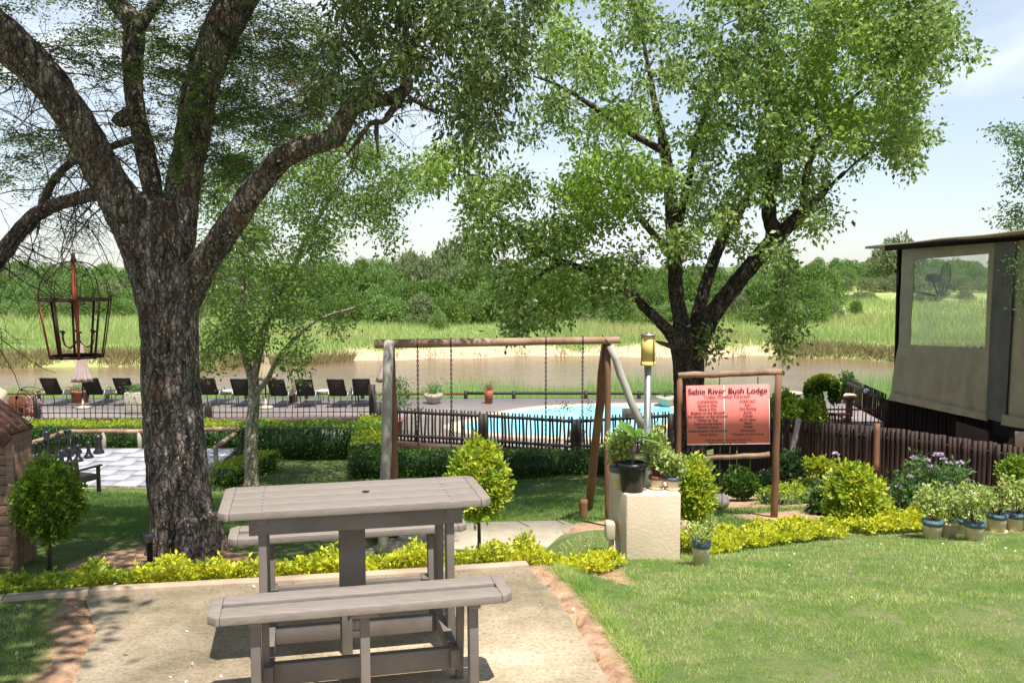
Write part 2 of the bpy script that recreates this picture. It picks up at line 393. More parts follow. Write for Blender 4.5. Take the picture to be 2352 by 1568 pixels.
def segd(px, py, a, b):
    d = b - a; t = np.clip(((px - a[0]) * d[0] + (py - a[1]) * d[1]) / (d @ d), 0, 1)
    return np.hypot(px - a[0] - t * d[0], py - a[1] - t * d[1])
def inpoly(px, py, poly):
    r = np.zeros(np.shape(px), bool); n = len(poly)
    for i in range(n):
        x0, y0 = poly[i][:2]; x1, y1 = poly[(i + 1) % n][:2]
        if y0 == y1: continue
        c = ((y0 > py) != (y1 > py)) & (px < (x1 - x0) * (py - y0) / (y1 - y0) + x0)
        r ^= c
    return r
def wig(x, y, s=1.): return np.sin(x * 3.1 * s + 1.3 * np.sin(y * 2.3 * s)) * .5 + np.sin(y * 5.3 * s + 2 * np.sin(x * 4.1 * s)) * .35 + np.sin(x * 11.3 * s + y * 9.1 * s) * .25
def dirt(x, y):
    d = np.full(np.shape(x), 9.)
    for a, b in ((2, 3), (3, 4), (4, 5), (5, 6)): d = np.minimum(d, segd(x, y, PAT[a], PAT[b]))
    r = 1 - sm(d + .03 * wig(x, y, 2), .10, .16)
    d = np.full(np.shape(x), 9.)
    for a, b in ((0, 10), (10, 9), (9, 8)): d = np.minimum(d, segd(x, y, PAT[a], PAT[b]))
    r = np.maximum(r, 1 - sm(d + .05 * wig(x, y, 2), .13, .22))
    c = P(300, 1280, 9.0)
    e = np.hypot((x - c[0] - .3) / 1.0, (y - c[1]) / .75) + .12 * wig(x, y, 1.3)
    r = np.maximum(r, 1 - sm(e, .8, 1.0))
    c = G(1835, 1195, -1.15); e = np.hypot((x - c[0] - .4) / 1.3, (y - c[1] - .1) / .55) + .1 * wig(x, y, 1.3)
    r = np.maximum(r, 1 - sm(e, .8, 1.0))
    e = sm(x, 1.6, 2.2) * sm(y, 11.6, 12.2) * (1 - sm(y, 18, 19)); r = np.maximum(r, e)
    c = G(1380, 1225, -1.1); e = np.hypot((x - c[0]) / .5, (y - c[1]) / .35); r = np.maximum(r, 1 - sm(e, .8, 1.1))
    r = np.maximum(r, (x < .75) * sm(y, 5.2 + .15 * (x + 2.6), 5.28 + .15 * (x + 2.6)) * (1 - sm(y + .1 * wig(x, y, 1.5), 6.3, 6.6)))
    return np.clip(r, 0, 1)
def GG(u, v, d0=3.6):
    r = ray(u, v); d = d0
    while d < 40:
        p = np.array([0, 0, H]) + r * (d / r[1])
        if p[2] <= float(ground(p[0], p[1])): return p
        d += .01
    return p

xs = np.unique(np.round(np.concatenate([np.linspace(-260, -30, 40), np.linspace(-30, -7, 60), np.linspace(-7, 7, 200), np.linspace(7, 30, 60), np.linspace(30, 260, 40)]), 4))
ys = np.unique(np.round(np.concatenate([np.linspace(-8, 2, 10), np.linspace(2, 14, 200), np.linspace(14, 31, 60), np.linspace(31, 66, 40), np.linspace(66, 90, 70), np.linspace(90, 140, 40), np.linspace(140, 600, 40)]), 4))
X, Y = np.meshgrid(xs, ys); Z = ground(X, Y)
ip = inpoly(X, Y, PAT); Z = np.where(ip, -.04, Z)
nx, ny = len(xs), len(ys); idx = np.arange(nx * ny).reshape(ny, nx)
F = np.stack([idx[:-1, :-1], idx[:-1, 1:], idx[1:, 1:], idx[1:, :-1]], -1).reshape(-1, 4)
g = MB().add(np.stack([X, Y, Z], -1), F).build('ground', M['ground'], smooth=True, base=(0, 0, 0)); tag(g, kind='structure')
T = Y - bankline(X)
sand = (sm(T, -2.5, -1) * (1 - sm(T + 1.5 * wig(X, Y, .12), 2.4, 5.0))) * sm(X, -22, -14) * (1 - sm(X, 21, 25))
for nme, arr in (('far', sm(Y, 29, 32)), ('hill', np.maximum(sm(Y, 175, 230), sm(Y, 105, 118) * (X < 40))), ('dirt', dirt(X, Y) * (Y < 25)), ('sand', sand)):
    a = g.data.attributes.new(nme, 'FLOAT', 'POINT'); a.data.foreach_set('value', arr.ravel().astype(np.float32))

tag(MB().add([(-260, 46, -5.5), (260, 46, -5.5), (260, 92, -5.5), (-260, 92, -5.5)], np.array([[0, 1, 2, 3]])).build('river_water', M['river'], base=(0, 0, 0)), kind='structure')
tag(MB().prism(PAT, -.1, .0).build('patio', M['patio'], base=(0, 0, 0)), kind='structure')
# kerb behind the patio
kp = [G(-250, 1398), G(0, 1384), G(200, 1366), G(600, 1344), G(1000, 1319), G(1215, 1304)]
kk = MB()
for a, b in zip(kp[:-1], kp[1:]):
    n_ = max(1, int(np.linalg.norm(b - a) / .75))
    for i in range(n_):
        p = a + (b - a) * i / n_; q = a + (b - a) * (i + .985) / n_
        kk.bar(p + [0, .045, -.075], q + [0, .045, -.075], .085, .2)
tag(kk.build('kerb', M['kerb'], bevel=.008), kind='structure')
# path slab on the lower lawn
sl = [G(1075, 1200, -1.06), G(1290, 1195, -1.06), G(1350, 1215, -1.06), G(1400, 1236, -1.06), G(1400, 1250, -1.06), G(1200, 1262, -1.06), G(1060, 1265, -1.06), G(830, 1268, -1.06), G(900, 1235, -1.06)]
tag(MB().prism([p[:2] for p in sl], -1.25, -1.055).build('path', M['slab'], base=(0, 0, 0)), kind='structure')

# ------------------------------------------------------------------ foliage tools
def leafq(C, D, size, asp=.45, fold=.18, rnd=None):
    """C centres (N,3), D directions (N,3)"""
    N = len(C); D = norm(D)
    r = rng.normal(size=(N, 3)); s = norm(np.cross(D, r)); n = np.cross(s, D)
    sz = (size * (.45 + 1.0 * rng.random(N)))[:, None]
    A = np.zeros((N, 4, 3))
    A[:, 0] = C; A[:, 1] = C + D * sz * .5 + s * sz * asp * .5 + n * sz * fold * .5
    A[:, 2] = C + D * sz; A[:, 3] = C + D * sz * .5 - s * sz * asp * .5 + n * sz * fold * .5
    return A
def smooth_pts(p, k=6):
    """Catmull-Rom through rows (x,y,z,r)"""
    p = np.asarray(p, float); out = []
    q = np.vstack([2 * p[0] - p[1], p, 2 * p[-1] - p[-2]])
    for i in range(1, len(q) - 2):
        for t in np.linspace(0, 1, k, endpoint=False):
            a, b, c, d = q[i - 1], q[i], q[i + 1], q[i + 2]
            out.append(.5 * ((2 * b) + (c - a) * t + (2 * a - 5 * b + 4 * c - d) * t * t + (3 * b - a - 3 * c + d) * t ** 3))
    out.append(p[-1]); return np.array(out)
def limb(rows, k=6):
    """rows (u, v, radius px, depth) in picture measure -> (x,y,z,r) metres"""
    return smooth_pts([[*P(u, v, d), max(.004, S(r, d))] for u, v, r, d in rows], k)
def grow(skel, tips, mb, r0=.02, r1=.003, n=5, sag=.12, maxr=.05):
    """join each tip to the nearest skeleton node with a curved twig; twigs become skeleton"""
    nodes = [np.asarray(skel)[:, :4]]
    sk = np.vstack(nodes)
    d0 = np.array([np.min(np.linalg.norm(sk[:, :3] - t, axis=1)) for t in tips])
    buf = np.zeros((len(sk) + len(tips) * 6, 4)); buf[:len(sk)] = sk; m = len(sk)
    for i in np.argsort(d0):
        t = tips[i]; d = np.linalg.norm(buf[:m, :3] - t, axis=1) * (1 + .0 * buf[:m, 3]); j = int(np.argmin(d))
        a = buf[j, :3]; L = d[j]
        if L < .05: continue
        ra = min(buf[j, 3] * .75, r1 + (r0) * min(1, L / 1.2), maxr)
        mid = (a + t) / 2 + np.array([0, 0, sag * L]) + rng.normal(size=3) * L * .10
        k = 5; tt = np.linspace(0, 1, k)[:, None]
        pts = (1 - tt) ** 2 * a + 2 * tt * (1 - tt) * mid + tt ** 2 * t
        pts[1:-1] += rng.normal(size=(k - 2, 3)) * L * .03
        rr = np.linspace(max(ra, r1), r1, k)
        mb.tube(pts, rr, n, caps=False)
        buf[m:m + k - 1, :3] = pts[1:]; buf[m:m + k - 1, 3] = rr[1:]; m += k - 1
def sample_poly(poly, n, dfun, thr=None, fs=.011, seed=0, holes=()):
    poly = np.asarray(poly, float); lo, hi = poly.min(0), poly.max(0); out = []
    while len(out) < n:
        u = rng.uniform(lo[0], hi[0]); v = rng.uniform(lo[1], hi[1])
        if not inpoly(np.array(u), np.array(v), poly): continue
        if any(math.hypot((u - a) / c, (v - b) / e) < 1 for a, b, c, e in holes): continue
        if thr is not None and noise.noise(Vector((u * fs, v * fs, seed))) < thr: continue
        out.append(P(u, v, dfun(u, v)))
    return np.array(out)
def clumps(tips, per, spread, size, droop=.3, asp=.45, flat=1., fold=.18):
    N = len(tips) * per
    c = np.repeat(tips, per, 0); o = rng.normal(size=(N, 3)) * np.array([spread, spread, spread * flat])
    D = norm(o) * .8 + rng.normal(size=(N, 3)) * .7; D[:, 2] -= droop
    return leafq(c + o, D, size, asp, fold)

def tree_woody(name, parts, mat, parent, voxel=.03, disp=.03, extra=None):
    mb = MB()
    for p in parts: mb.tube(p[:, :3], p[:, 3], 14)
    o = mb.build(name, mat, parent, smooth=True)
    r = o.modifiers.new('remesh', 'REMESH'); r.mode = 'VOXEL'; r.voxel_size = voxel; r.use_smooth_shade = True
    s_ = o.modifiers.new('smooth', 'SMOOTH'); s_.factor = .6; s_.iterations = 4
    t = bpy.data.textures.new(name + '_lumps', 'CLOUDS'); t.noise_scale = .13; t.noise_depth = 4
    d = o.modifiers.new('displace', 'DISPLACE'); d.texture = t; d.strength = disp * 2; d.mid_level = .5; d.texture_coords = 'LOCAL'
    return o

# ------------------------------------------------------------------ big old tree (left)
tb = P(430, 1290, 9.4)
T1 = empty('old_tree', tb, 'huge old tree with rough grey bark and thick spreading limbs, rising beside the picnic table', 'tree')
trunk = limb([(432, 1330, 108, 9.4), (428, 1285, 92, 9.4), (424, 1230, 83, 9.4), (412, 1130, 79, 9.4), (401, 1000, 77, 9.4), (392, 880, 73, 9.4), (390, 780, 72, 9.4), (386, 700, 76, 9.4), (372, 630, 80, 9.4), (355, 560, 84, 9.4), (345, 500, 86, 9.4), (350, 470, 74, 9.45)])
LA = limb([(352, 620, 60, 9.35), (322, 545, 58, 9.3), (285, 480, 53, 9.2), (240, 400, 48, 9.1), (200, 325, 47, 8.95), (155, 250, 46, 8.8), (108, 185, 47, 8.7), (55, 130, 50, 8.6), (5, 85, 54, 8.5), (-60, 25, 50, 8.3), (-140, -60, 44, 8.1), (-220, -200, 36, 7.9)])
LB = limb([(360, 520, 36, 9.6), (352, 450, 27, 9.7), (335, 355, 25, 9.8), (314, 262, 23, 9.9), (305, 175, 25, 10), (307, 105, 26, 10.1), (306, 58, 27, 10.15), (268, 8, 22, 10.2), (225, -60, 18, 10.3), (180, -180, 12, 10.4)])
LB2 = limb([(312, 70, 20, 10.1), (345, 25, 14, 10.2), (385, -30, 11, 10.3), (420, -120, 8, 10.4)])
LC = limb([(385, 600, 62, 9.4), (402, 520, 54, 9.5), (418, 440, 44, 9.6), (440, 330, 43, 9.7), (457, 215, 45, 9.8), (480, 140, 45, 9.85), (508, 70, 45, 9.9), (545, 0, 48, 9.95), (590, -80, 42, 10), (650, -220, 34, 10.1)])
LD = limb([(425, 690, 40, 9.35), (455, 625, 40, 9.25), (492, 570, 36, 9.15), (535, 510, 34, 9.05), (580, 440, 33, 8.95), (625, 385, 31, 8.9), (680, 345, 29, 8.85), (735, 327, 26, 8.8), (770, 315, 28, 8.8), (786, 280, 26, 8.75), (815, 245, 25, 8.7), (862, 228, 23, 8.7), (905, 225, 20, 8.75), (935, 190, 17, 8.8), (920, 140, 16, 8.9), (945, 100, 16, 8.95), (1000, 72, 14, 9), (1060, 58, 11, 9.1), (1130, 60, 8, 9.3), (1210, 75, 5, 9.5)])
LD2 = limb([(925, 225, 9, 8.7), (900, 255, 9, 8.65), (882, 278, 7, 8.6), (850, 285, 6, 8.6), (825, 320, 5, 8.6), (800, 352, 3, 8.6)])
LD3 = limb([(864, 278, 6, 8.6), (866, 320, 4, 8.6), (868, 352, 2.5, 8.6)])
LD4 = limb([(1000, 72, 10, 9), (1090, 20, 11, 9.1), (1140, -40, 9, 9.2), (1200, -120, 7, 9.3)])
LD5 = limb([(1010, 75, 7, 9), (1035, 115, 6, 8.9), (1055, 150, 4, 8.8)])
LD6 = limb([(850, 228, 9, 8.7), (848, 180, 8, 8.7), (830, 150, 6, 8.7), (800, 110, 5, 8.6)])
LD7 = limb([(940, 225, 6, 8.8), (975, 243, 5, 8.75), (1005, 262, 3, 8.7)])
LE = limb([(330, 470, 26, 9.8), (280, 440, 21, 10.2), (210, 448, 19, 10.5), (155, 463, 18, 10.6), (95, 485, 20, 10.6), (45, 532, 21, 10.6), (8, 580, 20, 10.6), (-40, 650, 19, 10.6), (-110, 740, 14, 10.6)])
LE2 = limb([(95, 480, 12, 10.6), (120, 420, 10, 10.6), (168, 372, 9, 10.7), (260, 335, 9, 10.8), (340, 310, 8, 11)])
LF = limb([(270, 288, 20, 9.85), (280, 272, 21, 9.88), (300, 262, 18, 9.9)], 3)
roots = []
for a in range(9):
    an = a * .7 + .2; L = random.uniform(.22, .42)
    p0 = tb + np.array([math.cos(an) * .24, math.sin(an) * .24, .5]); p1 = tb + np.array([math.cos(an) * .33, math.sin(an) * .33, .12]); p2 = tb + np.array([math.cos(an) * (.36 + L * .6), math.sin(an) * (.36 + L * .6), -.14])
    roots.append(smooth_pts([[*p0, .13], [*p1, .10], [*p2, .05]], 4))
wood1 = [trunk, LA, LB, LC, LD, LE, LF] + roots
for w_ in wood1: w_[:, 3] *= .9
tree_woody('trunk', wood1, M['bark1'], T1, .028, .022)
tw = MB()
for l in (LB2, LD2, LD3, LD4, LD5, LD6, LD7, LE2): tw.tube(l[:, :3], l[:, 3], 8, .25, 8)
skel1 = np.vstack([LA, LB, LB2, LC, LD, LD2, LD4, LD5, LD6, LD7, LE, LE2])
# drooping broad-leaved part over the right limb
dA = [(770, -90), (765, 20), (745, 80), (722, 140), (728, 200), (770, 215), (800, 240), (850, 205), (900, 215), (925, 262), (960, 215), (1000, 240), (1010, 215), (1030, 290), (1050, 310), (1070, 330), (1120, 330), (1140, 290), (1165, 270), (1172, 200), (1235, 120), (1250, -90)]
tipsA = sample_poly(dA, 350, lambda u, v: 8.9 + rng.uniform(-1.3, 1.3), .08, .02, 3)
grow(skel1, tipsA, tw, .016, .0025)
# twigs hanging below, each carrying leaves
hang = []
for t in tipsA[::3]:
    L = rng.uniform(.25, .6); e = t + np.array([rng.normal() * .05, rng.normal() * .05, -L])
    tw.tube([t, (t + e) / 2 + rng.normal(size=3) * .02, e], [.0035, .003, .002], 4, caps=False)
    for k in np.linspace(.1, 1, 6): hang.append(t + (e - t) * k)
lv = MB()
lv.quads(clumps(tipsA, 46, .085, .062, .7, .42))
lv.quads(clumps(np.array(hang), 6, .04, .06, 1.1, .42))
lv.build('crown', M['leaf_droop'], T1)
# feathery part left and middle
fB = [(-250, -150), (-250, 300), (-60, 430), (0, 440), (90, 420), (180, 430), (215, 420), (150, 330), (60, 200), (120, 170), (240, 330), (300, 400), (370, 400), (480, 500), (560, 480), (600, 360), (700, 300), (770, 240), (770, 180), (740, 60), (700, -150)]
tipsB = sample_poly(fB, 410, lambda u, v: 10.2 + rng.uniform(-1.2, 3.2), .0, .011, 8)
fB2 = [(480, 60), (480, 420), (560, 420), (700, 290), (790, 230), (760, 60), (640, 60)]
tipsB = np.vstack([tipsB, sample_poly(fB2, 130, lambda u, v: 10.8 + rng.uniform(-1.2, 2.2), .0, .014, 5)])
grow(skel1, tipsB, tw, .012, .0022, sag=.05)
fv = MB()
tl = []
for t in tipsB:
    a = rng.uniform(0, 6.28); tz = rng.normal(size=2) * .35
    for k in range(5):
        b = a + k * 1.26 + rng.normal() * .3; L = rng.uniform(.22, .48); e = t + np.array([math.cos(b) * L, math.sin(b) * L, L * (-.12 + tz[0] * math.cos(b) + tz[1] * math.sin(b)) + rng.normal() * .05]); mm = (t + e) / 2 + [0, 0, .03]
        tw.tube([t, mm, e], [.004, .003, .0015], 4, caps=False)
        for q in np.linspace(.25, 1, 5): tl.append(t * (1 - q) ** 2 + mm * 2 * q * (1 - q) + e * q * q)
tl = np.array(tl); N = len(tl) * 8
o_ = rng.normal(size=(N, 3)) * np.array([.05, .05, .018])
C = np.repeat(tl, 8, 0) + o_; C[:, 2] -= .10 * (o_[:, 0] ** 2 + o_[:, 1] ** 2) / .07 * .3
D = rng.normal(size=(N, 3)) * [1, 1, .4]
fv.quads(leafq(C, D, .038, .42, .1))
# upper crown out of the top of the frame, shading the patio's left and the lawn
up = np.c_[rng.uniform(-5.6, -1.6, 150), rng.uniform(.9, 4.3, 150), rng.uniform(4.6, 6.0, 150)]; up = up[(up[:, 0] < -1.25 - .35 * (up[:, 1] - 1.) + rng.normal(size=150) * .2) | (up[:, 1] > 3.2)]
up2 = np.vstack([np.c_[rng.uniform(-8.8, -.6, 640), rng.uniform(4.6, 9.6, 640), rng.uniform(5.6, 7.6, 640)], np.c_[rng.uniform(-.6, 2.6, 150), rng.uniform(8.9, 11.6, 150), rng.uniform(6.0, 7.4, 150)]])
up = np.vstack([up, np.c_[rng.uniform(-4.3, -1.5, 110), rng.uniform(1.6, 3.5, 110), rng.uniform(4.8, 5.8, 110)], np.c_[rng.uniform(-1.6, -1.3, 4), rng.uniform(1.6, 2.6, 4), rng.uniform(4.8, 5.6, 4)]])
up3 = np.vstack([up, up2]); skU = np.vstack([skel1, smooth_pts([[*LA[-1][:3], .14], [-4.2, 5.5, 5.6, .1], [-3.4, 3.6, 5.3, .05], [-2.6, 2.4, 5.2, .02]], 6)])
tw.tube(skU[-19:, :3], skU[-19:, 3], 8, caps=False)
grow(skU, up3, tw, .02, .003)
fv.build('feathery_foliage', M['leaf_feather'], T1)
MB().quads(clumps(up3, 75, .22, .11, .3, .55, .5)).build('upper_foliage', M['leaf_droop'], T1)
# tangle of bare drooping twigs at the left
def wild(mb, starts, L, r, n=1, depth=0, drop=.25):
    for s0 in starts:
        d = norm(np.array([rng.normal(), rng.normal() * .5, rng.normal() * .5 - drop])); p = np.array(s0, float); pts = [p.copy()]
        k = 7; LL = L * rng.uniform(.5, 1.2)
        for i in range(k):
            d = norm(d + rng.normal(size=3) * .22 + [0, 0, -.10]); p = p + d * LL / k; pts.append(p.copy())
        mb.tube(pts, np.linspace(r, r * .3, k + 1), 4, caps=False)
        if depth > 0: wild(mb, [pts[i] for i in rng.integers(1, k, n)], L * .5, r * .5, n, depth - 1, drop)
st = [LE[i, :3] for i in rng.integers(4, len(LE), 34)] + [LE2[i, :3] for i in rng.integers(0, len(LE2), 12)] + [LA[i, :3] for i in rng.integers(20, 50, 26)]
wild(tw, st, 1.25, .009, 4, 2)
st = [LD[i, :3] for i in rng.integers(30, 80, 12)] + [LD2[i, :3] for i in rng.integers(0, len(LD2), 8)] + [LC[i, :3] for i in rng.integers(14, 30, 8)] + [LD[i, :3] for i in rng.integers(4, 20, 8)]
wild(tw, st, .9, .006, 3, 2, .35)
tw.build('branches', M['twig'], T1, smooth=True)
# creeper on the second limb
cv = []
for k in range(420):
    t = rng.random(); u = 405 + 62 * t ** 1.6 + rng.normal() * 8; v = 420 - 260 * t
    cv.append(P(u, v, 9.22 + .1 * t) + rng.normal(size=3) * [0, .02, 0])
cv = np.array(cv)
tag(MB().quads(leafq(cv, rng.normal(size=(len(cv), 3)) + [0, -.5, -.6], .045, .8)).build('creeper', M['leaf_small']), 'green creeper climbing the steep middle limb of the old tree', 'climbing plant')

# ------------------------------------------------------------------ second large tree
t2 = P(1583, 1075, 15.6)
T2 = empty('leafy_tree', t2, 'tall dark-trunked tree with wide bright green crown behind the red weather sign', 'tree')
tr2 = limb([(1585, 1110, 48, 15.6), (1584, 1040, 40, 15.6), (1583, 930, 36, 15.6), (1582, 860, 36, 15.6), (1580, 810, 39, 15.6), (1578, 775, 44, 15.6), (1578, 755, 34, 15.6)])
A1 = limb([(1562, 800, 22, 15.6), (1540, 765, 16, 15.5), (1500, 725, 13, 15.4), (1440, 668, 12, 15.2), (1370, 627, 10, 15.1), (1290, 600, 9, 15), (1222, 560, 8, 14.9), (1165, 512, 7, 14.8), (1100, 478, 5, 14.7), (1030, 462, 3, 14.6)])
A2 = limb([(1572, 790, 22, 15.6), (1565, 740, 19, 15.6), (1554, 680, 18, 15.6), (1549, 600, 17, 15.6), (1545, 520, 17, 15.6), (1540, 440, 16, 15.7), (1528, 350, 13, 15.8), (1508, 260, 10, 15.8), (1492, 170, 7, 15.8), (1470, 60, 5, 15.8)])
A3 = limb([(1549, 590, 12, 15.6), (1562, 500, 11, 15.4), (1585, 400, 9, 15.3), (1605, 300, 8, 15.2), (1645, 200, 6, 15.1), (1660, 60, 4, 15)])
A4 = limb([(1592, 790, 22, 15.7), (1605, 710, 16, 15.9), (1628, 630, 15, 16.1), (1655, 560, 14, 16.3), (1695, 490, 12, 16.5), (1738, 400, 10, 16.6), (1750, 280, 7, 16.7)])
A5 = limb([(1598, 800, 26, 15.5), (1635, 725, 22, 15.4), (1688, 655, 20, 15.3), (1738, 595, 20, 15.2), (1785, 545, 19, 15.1), (1822, 508, 15, 15), (1858, 470, 13, 15), (1885, 450, 9, 15), (1930, 405, 6, 14.9), (2010, 340, 4, 14.8), (2090, 300, 2.5, 14.8)])
A6 = limb([(1778, 550, 16, 15.1), (1765, 480, 18, 15.1), (1772, 420, 17, 15.2), (1788, 350, 16, 15.3), (1802, 290, 14, 15.4), (1830, 200, 10, 15.5), (1880, 90, 7, 15.6)])
A7 = limb([(1845, 485, 10, 15), (1850, 420, 9, 14.8), (1866, 350, 8, 14.7), (1900, 290, 6, 14.6), (1990, 200, 4, 14.5), (2120, 120, 3, 14.4)])
A8 = limb([(1290, 600, 6, 15), (1230, 640, 5, 14.8), (1200, 690, 4, 14.7), (1185, 730, 3, 14.6)])
A9 = limb([(1528, 350, 9, 15.8), (1440, 300, 8, 15.6), (1370, 250, 7, 15.4), (1290, 200, 4, 15.2), (1225, 175, 2, 15)])
A10 = limb([(1548, 590, 9, 15.6), (1470, 500, 8, 15.4), (1430, 440, 6, 15.3), (1330, 400, 4, 15.2)])
tree_woody('trunk', [tr2, A1, A2, A3, A4, A5, A6], M['bark2'], T2, .04, .02)
w2 = MB()
for l in (A7, A8, A9, A10): w2.tube(l[:, :3], l[:, 3], 7, .2, 6)
w2.tube([P(1548, 797, 15.3), P(1520, 788, 15.2), P(1505, 783, 15.2)], [.05, .035, .012], 6)
sk2 = np.vstack([A1, A2, A3, A4, A5, A6, A7, A8, A9, A10])
main2 = [(1250, -90), (1235, 60), (1240, 130), (1252, 200), (1195, 270), (1190, 310), (1230, 322), (1280, 305), (1300, 360), (1330, 400), (1400, 420), (1430, 520), (1480, 560), (1500, 620), (1560, 600), (1640, 590), (1700, 560), (1760, 590), (1850, 590), (1880, 540), (1920, 500), (1940, 430), (1960, 385), (2090, 395), (2100, 360), (2080, 330), (2160, 290), (2100, 270), (2150, 240), (2180, 170), (2205, 140), (2235, 150), (2245, 110), (2230, 60), (2160, 20), (2130, -90)]
lo2 = [(1040, 330), (990, 345), (975, 400), (950, 440), (960, 475), (1050, 500), (1100, 530), (1080, 580), (1130, 650), (1180, 700), (1150, 755), (1190, 775), (1240, 740), (1300, 740), (1330, 700), (1420, 690), (1470, 640), (1460, 560), (1400, 440), (1330, 400), (1180, 390), (1120, 410), (1090, 340)]
def d2(u, v): return 15.4 + rng.uniform(-2.2, 2.2)
tips2 = sample_poly(main2, 960, d2, .06, .02, 2, holes=[(1980, 420, 60, 25), (1755, 90, 40, 22), (1530, 470, 40, 30), (1660, 600, 35, 30), (1840, 560, 40, 30)])
lt = [(1900, 60), (1960, 250), (1900, 380), (1700, 300), (1650, 100), (1750, -90), (2140, -90), (2180, 120), (2060, 270)]
tips2 = np.vstack([tips2, sample_poly(lt, 260, lambda u, v: 14.2 + rng.uniform(-1.2, 1.2), -.05, .018, 4)])
tips2b = sample_poly(lo2, 330, lambda u, v: 14.9 + rng.uniform(-1.3, 1.3), -.06, .014, 6, holes=[(1260, 480, 60, 30), (1380, 560, 50, 30)])
sp = np.vstack([sample_poly([(1765, 700), (1815, 712), (1845, 745), (1838, 790), (1800, 812), (1775, 770)], 16, lambda u, v: 14.6 + rng.uniform(-.3, .3)),
                sample_poly([(1620, 760), (1655, 770), (1660, 800), (1625, 810)], 6, lambda u, v: 15.1), sample_poly([(1790, 600), (1840, 620), (1830, 700), (1790, 700)], 7, lambda u, v: 14.7 + rng.uniform(-.3, .3)),
                sample_poly([(2000, 330), (2150, 270), (2160, 300), (2010, 370)], 12, lambda u, v: 14.6 + rng.uniform(-.5, .5))])
tips2 = np.vstack([tips2, tips2b, sp])
grow(sk2, tips2, w2, .022, .004, maxr=.04)
w2.build('branches', M['twig'], T2, smooth=True)
MB().quads(clumps(tips2, 58, .11, .084, .45, .52)).build('crown', M['leaf_big'], T2)

# ------------------------------------------------------------------ slim pale tree on the lawn
t3 = P(577, 1103, 17.0)
T3 = empty('slim_tree', t3, 'slim pale-barked young tree standing on the lawn behind the old tree', 'tree')
B0 = limb([(577, 1115, 19, 17), (577, 1095, 17, 17), (577, 1000, 15, 17), (583, 930, 14, 17), (583, 880, 13, 17), (577, 850, 12, 17)])
B1 = limb([(577, 870, 9, 17), (560, 800, 9, 17), (553, 740, 8, 17), (560, 680, 8, 17.1), (553, 620, 7, 17.2), (560, 540, 5, 17.3), (580, 440, 4, 17.4)])
B2 = limb([(583, 870, 9, 17), (598, 800, 9, 16.9), (612, 740, 9, 16.8), (640, 670, 8, 16.7), (680, 600, 6, 16.6), (720, 520, 5, 16.5), (780, 420, 3, 16.4)])
B3 = limb([(585, 905, 7, 17), (615, 870, 6, 16.7), (640, 820, 5, 16.5), (690, 765, 4, 16.2), (740, 730, 3, 16), (820, 705, 2.5, 15.8)])
B4 = limb([(553, 740, 5, 17), (530, 690, 4, 17), (500, 620, 3, 17), (480, 560, 2, 17)])
tm = MB()
for l in (B0, B1, B2, B3, B4): tm.tube(l[:, :3], l[:, 3], 10, .12, 6)
tm.build('trunk', M['bark3'], T3, smooth=True)
w3 = MB(); sk3 = np.vstack([B1, B2, B3, B4])
p3 = [(560, 330), (620, 300), (700, 310), (800, 290), (860, 300), (910, 340), (945, 360), (962, 400), (940, 430), (985, 470), (900, 450), (880, 470), (905, 560), (880, 580), (845, 530), (800, 500), (780, 560), (720, 600), (650, 560), (600, 600), (540, 600), (480, 600), (460, 460), (520, 380)]
tips3 = sample_poly(p3, 310, lambda u, v: 17 + rng.uniform(-1.8, 1.8), -.06, .018, 1)
p4 = [(470, 600), (560, 600), (720, 600), (780, 700), (860, 690), (870, 740), (800, 740), (720, 760), (700, 830), (690, 865), (650, 840), (690, 760), (620, 720), (600, 800), (520, 850), (465, 850), (460, 700)]
tips3 = np.vstack([tips3, sample_poly(p4, 130, lambda u, v: 16.6 + rng.uniform(-1, 1), -.05, .016, 9)])
tips3 = np.vstack([tips3, sample_poly([(640, 800), (690, 800), (700, 860), (690, 870), (640, 830)], 6, lambda u, v: 16.2)])
grow(sk3, tips3, w3, .016, .003, maxr=.025)
w3.build('branches', M['twig'], T3, smooth=True)
MB().quads(clumps(tips3, 74, .14, .074, .3, .5)).build('crown', M['leaf_small'], T3)

# trees at the right margin
t4 = np.array([13.2, 20., -2.4])
T4 = empty('acacia_tree', t4, 'feathery tree reaching in at the right edge above the tent roof', 'tree')
tk = smooth_pts([[13.2, 20, -2.6, .22], [13, 20, 1, .18], [12.7, 20, 4.2, .12], [12.4, 20, 7, .06]], 6)
MB().tube(tk[:, :3], tk[:, 3], 10, .1, 4).build('trunk', M['bark2'], T4, smooth=True)
tips4 = np.vstack([sample_poly([(2282, 292), (2320, 296), (2400, 300), (2400, 350), (2330, 345)], 26, lambda u, v: 19.5 + rng.uniform(-.6, .6)), sample_poly([(2345, 350), (2420, 350), (2420, 420), (2330, 400)], 22, lambda u, v: 19.5 + rng.uniform(-.6, .6)),
                   sample_poly([(2325, 410), (2420, 400), (2420, 480), (2340, 470)], 16, lambda u, v: 19.5), sample_poly([(2285, 495), (2330, 470), (2420, 480), (2420, 535), (2300, 525)], 26, lambda u, v: 19.5 + rng.uniform(-.4, .4)), sample_poly([(2400, 200), (2600, 150), (2700, 520), (2420, 530)], 70, lambda u, v: 20 + rng.uniform(-1.4, 1.4))])
w4 = MB(); grow(tk, tips4, w4, .03, .004); w4.build('branches', M['twig'], T4, smooth=True)
MB().quads(clumps(tips4, 48, .16, .075, .1, .5, .45)).build('crown', M['leaf_mid'], T4)
T5 = empty('fine_leaved_shrub', (7.4, 12.2, -1.4), 'fine leaved green shrub poking in at the right edge before the tent', 'shrub')
s5 = smooth_pts([[7.4, 12.2, -1.5, .05], [7.35, 12.1, .2, .04], [7.15, 12, 1.6, .02]], 5)
